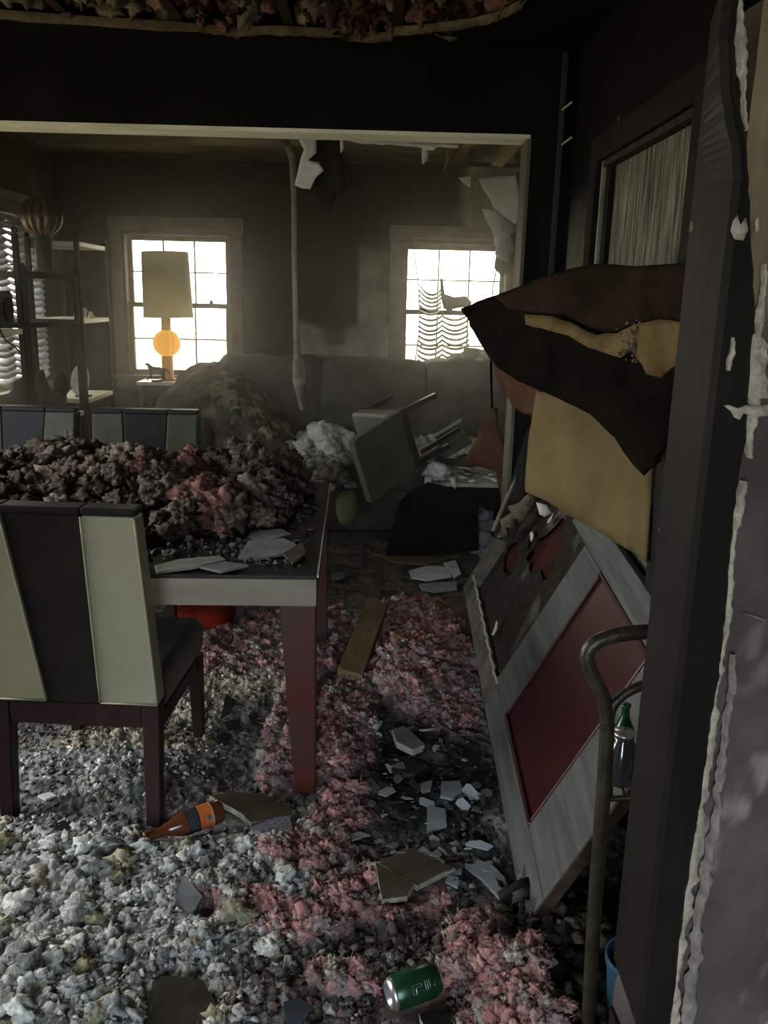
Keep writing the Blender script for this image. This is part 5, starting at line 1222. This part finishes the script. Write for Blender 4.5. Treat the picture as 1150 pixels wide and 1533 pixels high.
def flat(name, label, cat, px, m, z=.05, th=.010, face=None, edge=None, dz=None, group=None, tilt=0):
    pts = [PZ(a, b, z) for a, b in px]; c = sum(pts, Vector()) / len(pts); c.z = max(fz(p.x, p.y) for p in pts) + .006
    t = thing(name, label, cat, c, group=group)
    poly = [(p.x - c.x, p.y - c.y) for p in pts]
    area = sum(a[0] * b[1] - b[0] * a[1] for a, b in zip(poly, poly[1:] + poly[:1]))
    if area < 0: poly = poly[::-1]
    jag = []
    for a, b in zip(poly, poly[1:] + poly[:1]):
        n = max(1, int(math.hypot(b[0] - a[0], b[1] - a[1]) / .012))
        for i in range(n): q = i / n; j = .0016 if i else 0; jag.append((a[0] + (b[0] - a[0]) * q + rnd.uniform(-j, j), a[1] + (b[1] - a[1]) * q + rnd.uniform(-j, j)))
    M = Matrix.Rotation(tilt, 4, 'X')
    MB().prism(jag, 0, th, M).build('core' if face else 'slab', edge or m, t)
    if face: MB().prism([(a * .965, b * .965) for a, b in jag], th + .0002, th + .0016, M).build('paper_face', face, t)
    return t
m_gyed = mat('broken_gypsum_edge', (.20, .19, .155), .9, .4, 30, .4, col2=(.36, .35, .29))
m_brface = mat('brown_board_paper', (.035, .028, .018), .75, .35, 8, .2, col2=(.07, .056, .036))
m_grface = mat('grey_paper_face', (.20, .22, .245), .7, .25, 6, .1)
flat('ceiling_board_piece', 'larger brown-faced broken ceiling board piece with a pale edge near the can', 'board', [(568, 1285), (612, 1260), (682, 1291), (660, 1300), (625, 1318)], None, .06, .016, m_brface, m_gyed)
flat('ceiling_board_piece', 'smaller dark-brown broken ceiling board piece touching the larger one near the can', 'board', [(562, 1290), (580, 1298), (620, 1322), (610, 1340), (572, 1345)], None, .05, .014, m_brface, m_gyed)
flat('ceiling_board_piece', 'brown broken board piece with pale rim lying by the front table leg', 'board', [(313, 1182), (345, 1177), (400, 1180), (414, 1193), (442, 1203), (432, 1214), (375, 1222), (360, 1208)], None, .06, .018, m_brface, m_gyed)
flat('charred_board_piece', 'dark charred board piece at the bottom edge left of the can', 'board', [(212, 1540), (228, 1468), (242, 1457), (302, 1463), (322, 1495), (345, 1540)], mat('dark_scorched_board', (.022, .020, .014), .8, .4, 12, .3), .06, .014)
flat('plaster_piece', 'long pale blue-grey plaster piece touching the foot of the leaning door', 'plaster', [(694, 1272), (716, 1265), (738, 1272), (757, 1292), (772, 1328), (757, 1330), (722, 1292)], m_grface, .07, .009)
flat('plaster_piece', 'pale rounded plaster piece behind the larger brown board piece', 'plaster', [(624, 1256), (634, 1249), (652, 1262), (668, 1272), (664, 1281), (640, 1276)], m_grface, .075, .009)
flat('plaster_piece', 'pale plaster chip between the rounded piece and the long blue-grey piece', 'plaster', [(668, 1276), (692, 1277), (692, 1288), (672, 1292)], m_grface, .07, .008)
flat('plaster_piece', 'pale plaster chip at the right tip of the larger brown board piece', 'plaster', [(672, 1294), (688, 1298), (686, 1312), (668, 1304)], m_grface, .065, .008)
flat('plaster_piece', 'squarish pale blue-grey plaster piece in the middle of the shard litter', 'plaster', [(641, 1185), (668, 1190), (670, 1213), (640, 1222)], m_grface, .07, .010)
flat('plaster_piece', 'grey-blue cracked plaster piece beyond the squarish piece', 'plaster', [(662, 1150), (690, 1150), (696, 1165), (676, 1176), (660, 1172)], m_grface, .07, .008)
flat('plaster_piece', 'small pale plaster piece left of the cracked grey-blue piece', 'plaster', [(625, 1155), (648, 1149), (645, 1163), (634, 1166)], m_grface, .07, .008)
flat('plaster_piece', 'grey stone-like plaster lump with a pale rim in the middle of the floor', 'plaster', [(588, 1090), (604, 1084), (622, 1098), (636, 1112), (618, 1120), (594, 1108)], None, .07, .022, m_sh[1], m_gyed)
flat('plaster_piece', 'dark slate-coloured board piece beside the stone-like plaster lump', 'board', [(580, 1124), (604, 1120), (640, 1132), (622, 1146), (590, 1148)], m_sh[2], .06, .012)
flat('plaster_piece', 'grey three-sided plaster sliver standing out of the white clumps at lower left', 'plaster', [(276, 1310), (304, 1334), (280, 1362), (247, 1370)], m_sh[1], .07, .010, tilt=.3)
flat('plaster_piece', 'black sliver with a white edge among the white clumps by the near chair leg', 'plaster', [(82, 1228), (96, 1222), (108, 1228), (100, 1240), (80, 1238)], None, .06, .010, m_sh[3], m_gyed)
flat('plaster_piece', 'flat white plaster chip under the near chair', 'plaster', [(56, 1184), (76, 1178), (84, 1184), (68, 1190)], m_gyp, .05, .006)
for lb, px in (('curled black shard nearest the table among those under the table', [(338, 1042), (352, 1048), (344, 1062), (330, 1068)]), ('long black shard left of the front table leg', [(372, 1070), (404, 1082), (398, 1087), (376, 1080)]), ('black shard nearest the viewer under the table', [(324, 1092), (346, 1090), (342, 1100), (328, 1102)]), ('flat black shard in the middle of those under the table', [(334, 1074), (358, 1070), (360, 1080), (342, 1082)])):
    flat('charred_shard', lb, 'shard', px, m_sh[3], .05, .006, group='black shards under the table', tilt=.2)
flat('perforated_sheet', 'grey perforated plastic sheet lying in front of the front table leg', 'sheet', [(374, 1240), (408, 1226), (434, 1222), (440, 1262), (420, 1256), (394, 1250)], mat('lilac_grey_plastic', (.13, .13, .16), .5, .5, 90, .5, 110), .05, .005)
for lb, px, mm in (('dark blue-black scrap at the bottom edge below the can', [(424, 1500), (448, 1494), (470, 1508), (452, 1530), (430, 1530)], mat('blue_black_scrap', (.03, .035, .045), .5, .3, 12)), ('black plastic scrap with pale torn rim at the bottom edge', [(628, 1512), (650, 1506), (672, 1512), (684, 1530), (660, 1545), (634, 1535)], None)):
    flat('floor_scrap', lb, 'scrap', px, mm, .05, .008, None if mm else m_sh[3], None if mm else m_gyed)
for lb, px, mm in (('pale cracked plaster slab at the far end of the floor, left of the scorched door top', [(612, 858), (640, 850), (668, 852), (676, 866), (640, 872), (616, 868)], m_gyp), ('pale cracked plaster slab just nearer than the first one beyond the pink insulation', [(628, 876), (650, 873), (684, 872), (684, 884), (652, 888), (632, 884)], m_grface), ('narrow pale plaster slab between the cracked slabs and the scorched door', [(664, 846), (682, 842), (690, 862), (680, 868)], m_gyp),
                   ('yellowish board scrap lying before the black charred board', [(566, 832), (600, 826), (640, 830), (668, 838), (640, 848), (590, 844)], m_kraft), ('yellowish board scrap at the right foot of the black charred board', [(640, 826), (676, 818), (694, 822), (690, 836), (660, 838)], m_kraft2), ('small grey-brown flake beyond the far table leg', [(496, 862), (512, 858), (516, 866), (500, 872)], m_sh[1])):
    flat('floor_slab', lb, 'slab', px, mm, .02, .008)
# wood plank
pk = thing('wood_plank', 'short bare wood plank lying in the pink insulation beyond the table', 'plank', (0, 0, 0))
a = [PZ(506, 1000, .07), PZ(543, 1010, .07), PZ(580, 905, .13), PZ(552, 893, .13)]
c = sum(a, Vector()) / 4; pk.location = c
MB().hexa([p - c - Vector((0, 0, .038)) for p in a], [p - c for p in a]).build('board', mat('tan_plank', (.10, .062, .03), .7, .35, 9, .3, stretch=(5, 1, 5), col2=(.17, .11, .055)), pk, bevel=.002)
MB().box((-.004, -.004, .0), (.004, .004, .006)).build('nail_head', m_brass, pk)
# red cushion under the table, seen beyond the near chair
rc = thing('red_cushion', 'red cushion lying on the floor under the far side of the table', 'cushion', (-.76, 3.78, .02))
W, F = soft(0, 0, .05, .13, .12, .05, e=.5, amp=.012, seed=91, nu=30, nv=18); link_mesh('cover', W, F, mat('red_fabric', (.15, .013, .007), .85, .3, 9, .2), rc, True)
MB().tube([(.13 * math.cos(t) * .97, .12 * math.sin(t) * .97, .052) for t in np.linspace(0, 2 * PI, 33)], .006, 6).build('piping', MATS['red_fabric'], rc, True)

# green drink can
can = thing('drink_can', 'green drink can with a silver end lying on the floor in front', 'can')
ax = (PZ(655, 1466, .06) - PZ(586, 1492, .05)).normalized(); c = PZ(583, 1490, .052)
can.matrix_world = Matrix.Translation(c) @ ax.to_track_quat('Z', 'Y').to_matrix().to_4x4()
RC = .037
MB().lathe([(.0260 , .0), (.0315, .006), (RC, .013), (RC, .100), (.034, .104), (.030, .114)], 40, lambda r, z, a, i: r * (1 - .05 * max(0, math.cos(a * 2 + 1)) * (1 if 2 < i < 5 else 0)), caps=False).build('body', mat('green_can_print', (.006, .030, .012), .28, .35, 14, .05, metal=.5, spec=.6, col2=(.015, .085, .035)), can, True)
m_alu = mat('bare_aluminium', (.62, .63, .66), .28, .2, 30, metal=.9)
MB().lathe([(.0262, -.0005), (.0295, .003), (.0325, .0075), (.0353, .0125), (.0335, .0055), (.0275, -.0035), (.0245, -.002), (.021, .008), (.001, .011)], 40, caps=False).build('silver_end', m_alu, can, True)
MB().lathe([(.0302, .1142), (.0285, .118), (.0275, .1185), (.0262, .114), (.001, .1135)], 36, caps=False).build('top_rim', m_alu, can, True)
MB().lathe([(.0353, .092), (.0353, .096)], 40, caps=False).build('stripe', m_alu, can, True)
def on_can(a, z): return Vector((RC * 1.012 * math.cos(a), RC * 1.012 * math.sin(a), z))
# find the side that faces the viewer
best = max(range(72), key=lambda k: (can.matrix_world.to_3x3() @ Vector((math.cos(k * PI / 36), math.sin(k * PI / 36), 0))).dot((CPOS - c).normalized())) * PI / 36
for path in ([(-.25, .045), (.25, .045), (.25, .052), (-.10, .052), (-.10, .066), (-.25, .066), (-.25, .045)], [(-.3, .074), (.2, .074)], [(-.3, .079), (.2, .079)], [(-.3, .084), (.1, .084)]):
    pts = []
    for (a0, z0), (a1, z1) in zip(path[:-1], path[1:]):
        for i in range(4): q = i / 4; pts.append(on_can(best + .2 + a0 + (a1 - a0) * q, z0 + (z1 - z0) * q))
    pts.append(on_can(best + .2 + path[-1][0], path[-1][1]))
    MB().tube(pts, .0007, 5).build('lettering', m_alu, can)

# brown beer bottle with an orange label
bt = thing('beer_bottle', 'brown glass bottle with an orange and black label lying by the near chair leg', 'bottle')
pb, pn = PZ(333, 1212, .065), PZ(222, 1252, .055); ax = (pn - pb).normalized(); bt.matrix_world = Matrix.Translation(pb) @ ax.to_track_quat('Z', 'Y').to_matrix().to_4x4()
m_bglass = mat('brown_bottle_glass', (.055, .014, .006), .12, .3, 5, spec=.6, col2=(.10, .03, .012))
rb = .034
MB().lathe([(.001, .006), (.026, .002), (.0325, .004), (rb, .012), (rb, .118), (.031, .132), (.020, .160), (.0145, .178), (.0130, .222), (.0150, .224), (.0150, .232), (.012, .233), (.001, .232)], 36).build('glass', m_bglass, bt, True)
MB().lathe([(rb + .0006, .038), (rb + .0006, .078)], 40, caps=False).build('orange_label', mat('orange_print', (.38, .085, .018), .5, .25, 9, col2=(.50, .14, .035)), bt, True)
MB().lathe([(rb + .0008, .078), (rb + .0008, .112)], 40, caps=False).build('black_label', mat('blue_black_print', (.016, .022, .030), .5, .4, 20), bt, True)
for z in (.0365, .0395): MB().lathe([(rb + .001, z), (rb + .001, z + .0012)], 40, caps=False).build('label_line', mat('cream_print', (.45, .36, .20), .5, .1), bt, True)
for z in (.086, .092, .098, .104): MB().lathe([(rb + .001, z), (rb + .001, z + .001)], 40, caps=False).build('label_line', m_sh[1], bt, True)
best = max(range(72), key=lambda k: (bt.matrix_world.to_3x3() @ Vector((math.cos(k * PI / 36), math.sin(k * PI / 36), 0))).dot((CPOS - pb).normalized())) * PI / 36
def on_b(a, z, r=rb + .0011): return Vector((r * math.cos(a), r * math.sin(a), z))
def patch(a0, a1, z0, z1, r): return MB().add([on_b(a0, z0, r), on_b(a1, z0, r), on_b(a1, z1, r), on_b(a0, z1, r), on_b((a0 + a1) / 2, z0, r + .0006), on_b((a0 + a1) / 2, z1, r + .0006)], [(0, 4, 5, 3), (4, 1, 2, 5)])
sg = 1 if (bt.matrix_world.to_3x3() @ (on_b(best + .4, .05) - on_b(best, .05))).z < 0 else -1
patch(best - .02, best + sg * .52, .043, .060, rb + .0012).build('barcode', mat('barcode_ground', (.34, .30, .24), .6, .1), bt)
for i in range(9):
    a0 = best + sg * (.03 + .05 * i); patch(a0, a0 + sg * (.02 + .012 * (i % 3 == 0)), .0445, .0585, rb + .0021).build('barcode_bar', m_sh[3], bt)
MB().add([on_b(best + sg * .34, .061, rb + .0014), on_b(best + sg * .62, .064, rb + .0014), on_b(best + sg * .56, .074, rb + .0014), on_b(best + sg * .40, .078, rb + .0014), on_b(best + sg * .30, .070, rb + .0014)], [(0, 1, 2, 3, 4)]).build('red_mark', mat('red_print', (.55, .045, .03), .5, .1), bt)

# things on the tube rack
gb = thing('green_bottle', 'green glass bottle on the tube rack half hidden by the near jamb', 'bottle', (PY(936, 1075, 1.58).x, 1.58, .607))
MB().lathe([(.001, .0), (.034, .0), (.036, .006), (.036, .12), (.03, .14), (.014, .18), (.013, .22), (.016, .222), (.016, .23), (.001, .231)], 28).build('glass', mat('dark_green_glass', (.006, .05, .022), .12, .3, 6, spec=.7), gb, True)
MB().lathe([(.0365, .04), (.0365, .09)], 28, caps=False).build('label', mat('dull_green_label', (.03, .12, .06), .6, .4, 20), gb, True)
gb.scale = (.62, .62, .55)
jr = thing('glass_jar', 'shiny clear glass jar on the tube rack in front of the green bottle', 'jar', (PY(924, 1130, 1.50).x + .01, 1.50, .607))
MB().lathe([(.001, 0), (.04, 0), (.045, .01), (.048, .12), (.040, .17), (.030, .19), (.032, .21), (.001, .211)], 28).build('glass', mat('sooty_clear_glass', (.03, .032, .034), .08, .4, 8, spec=1.0), jr, True)
MB().lathe([(.034, .2115), (.034, .225), (.001, .226)], 24).build('lid', m_alu, jr, True)
jr.scale = (.62, .62, .48)
bp_ = thing('blue_plastic_pot', 'blue plastic pot on the floor behind the tube rack', 'pot', (.585, 1.52, .03))
MB().lathe([(.001, 0), (.05, 0), (.062, .13), (.066, .135), (.066, .15), (.06, .15), (.05, .01), (.001, .008)], 28).build('pot_body', mat('dull_blue_plastic', (.03, .075, .13), .5, .3, 8), bp_, True)
V, F = lump(2, 95, .5, 1.7); link_mesh('ash_fill', V * np.array([.05, .05, .02]) + np.array([0, 0, .12]), F, m_soot, bp_, True)
# grey flakes on the table top
for lb, px, mm in (('long grey flake at the front edge of the table heap', [(372, 815), (425, 812), (444, 820), (434, 830), (385, 838), (356, 836)], m_sh[1]), ('upper grey flake beside the table heap', [(376, 800), (420, 797), (436, 803), (400, 812), (378, 810)], m_sh[1]),
                   ('pale green-grey strip along the front table edge by the near chair', [(232, 850), (270, 842), (330, 838), (338, 843), (290, 852), (236, 858)], mat('green_grey_strip', (.15, .155, .12), .8, .3, 9)), ('dark grey flake near the right table edge', [(424, 832), (452, 818), (458, 832), (438, 845)], m_sh[2]), ('grey paper flake at the table front by the dark gap', [(300, 852), (338, 846), (372, 850), (330, 858)], m_sh[1])):
    pts = [PZ(a, b, TZ + .006) for a, b in px]; c = sum(pts, Vector()) / len(pts); c.z = TZ + .0015
    t = thing('plaster_flake', lb, 'flake', c); pl_ = [(p.x - c.x, p.y - c.y) for p in pts]
    ar = sum(a[0] * b[1] - b[0] * a[1] for a, b in zip(pl_, pl_[1:] + pl_[:1])); pl_ = pl_[::-1] if ar < 0 else pl_
    MB().prism(pl_, 0, .008, Matrix.Rotation(.06, 4, 'X') @ Matrix.Translation((0, 0, .006))).build('slab', mm, t)
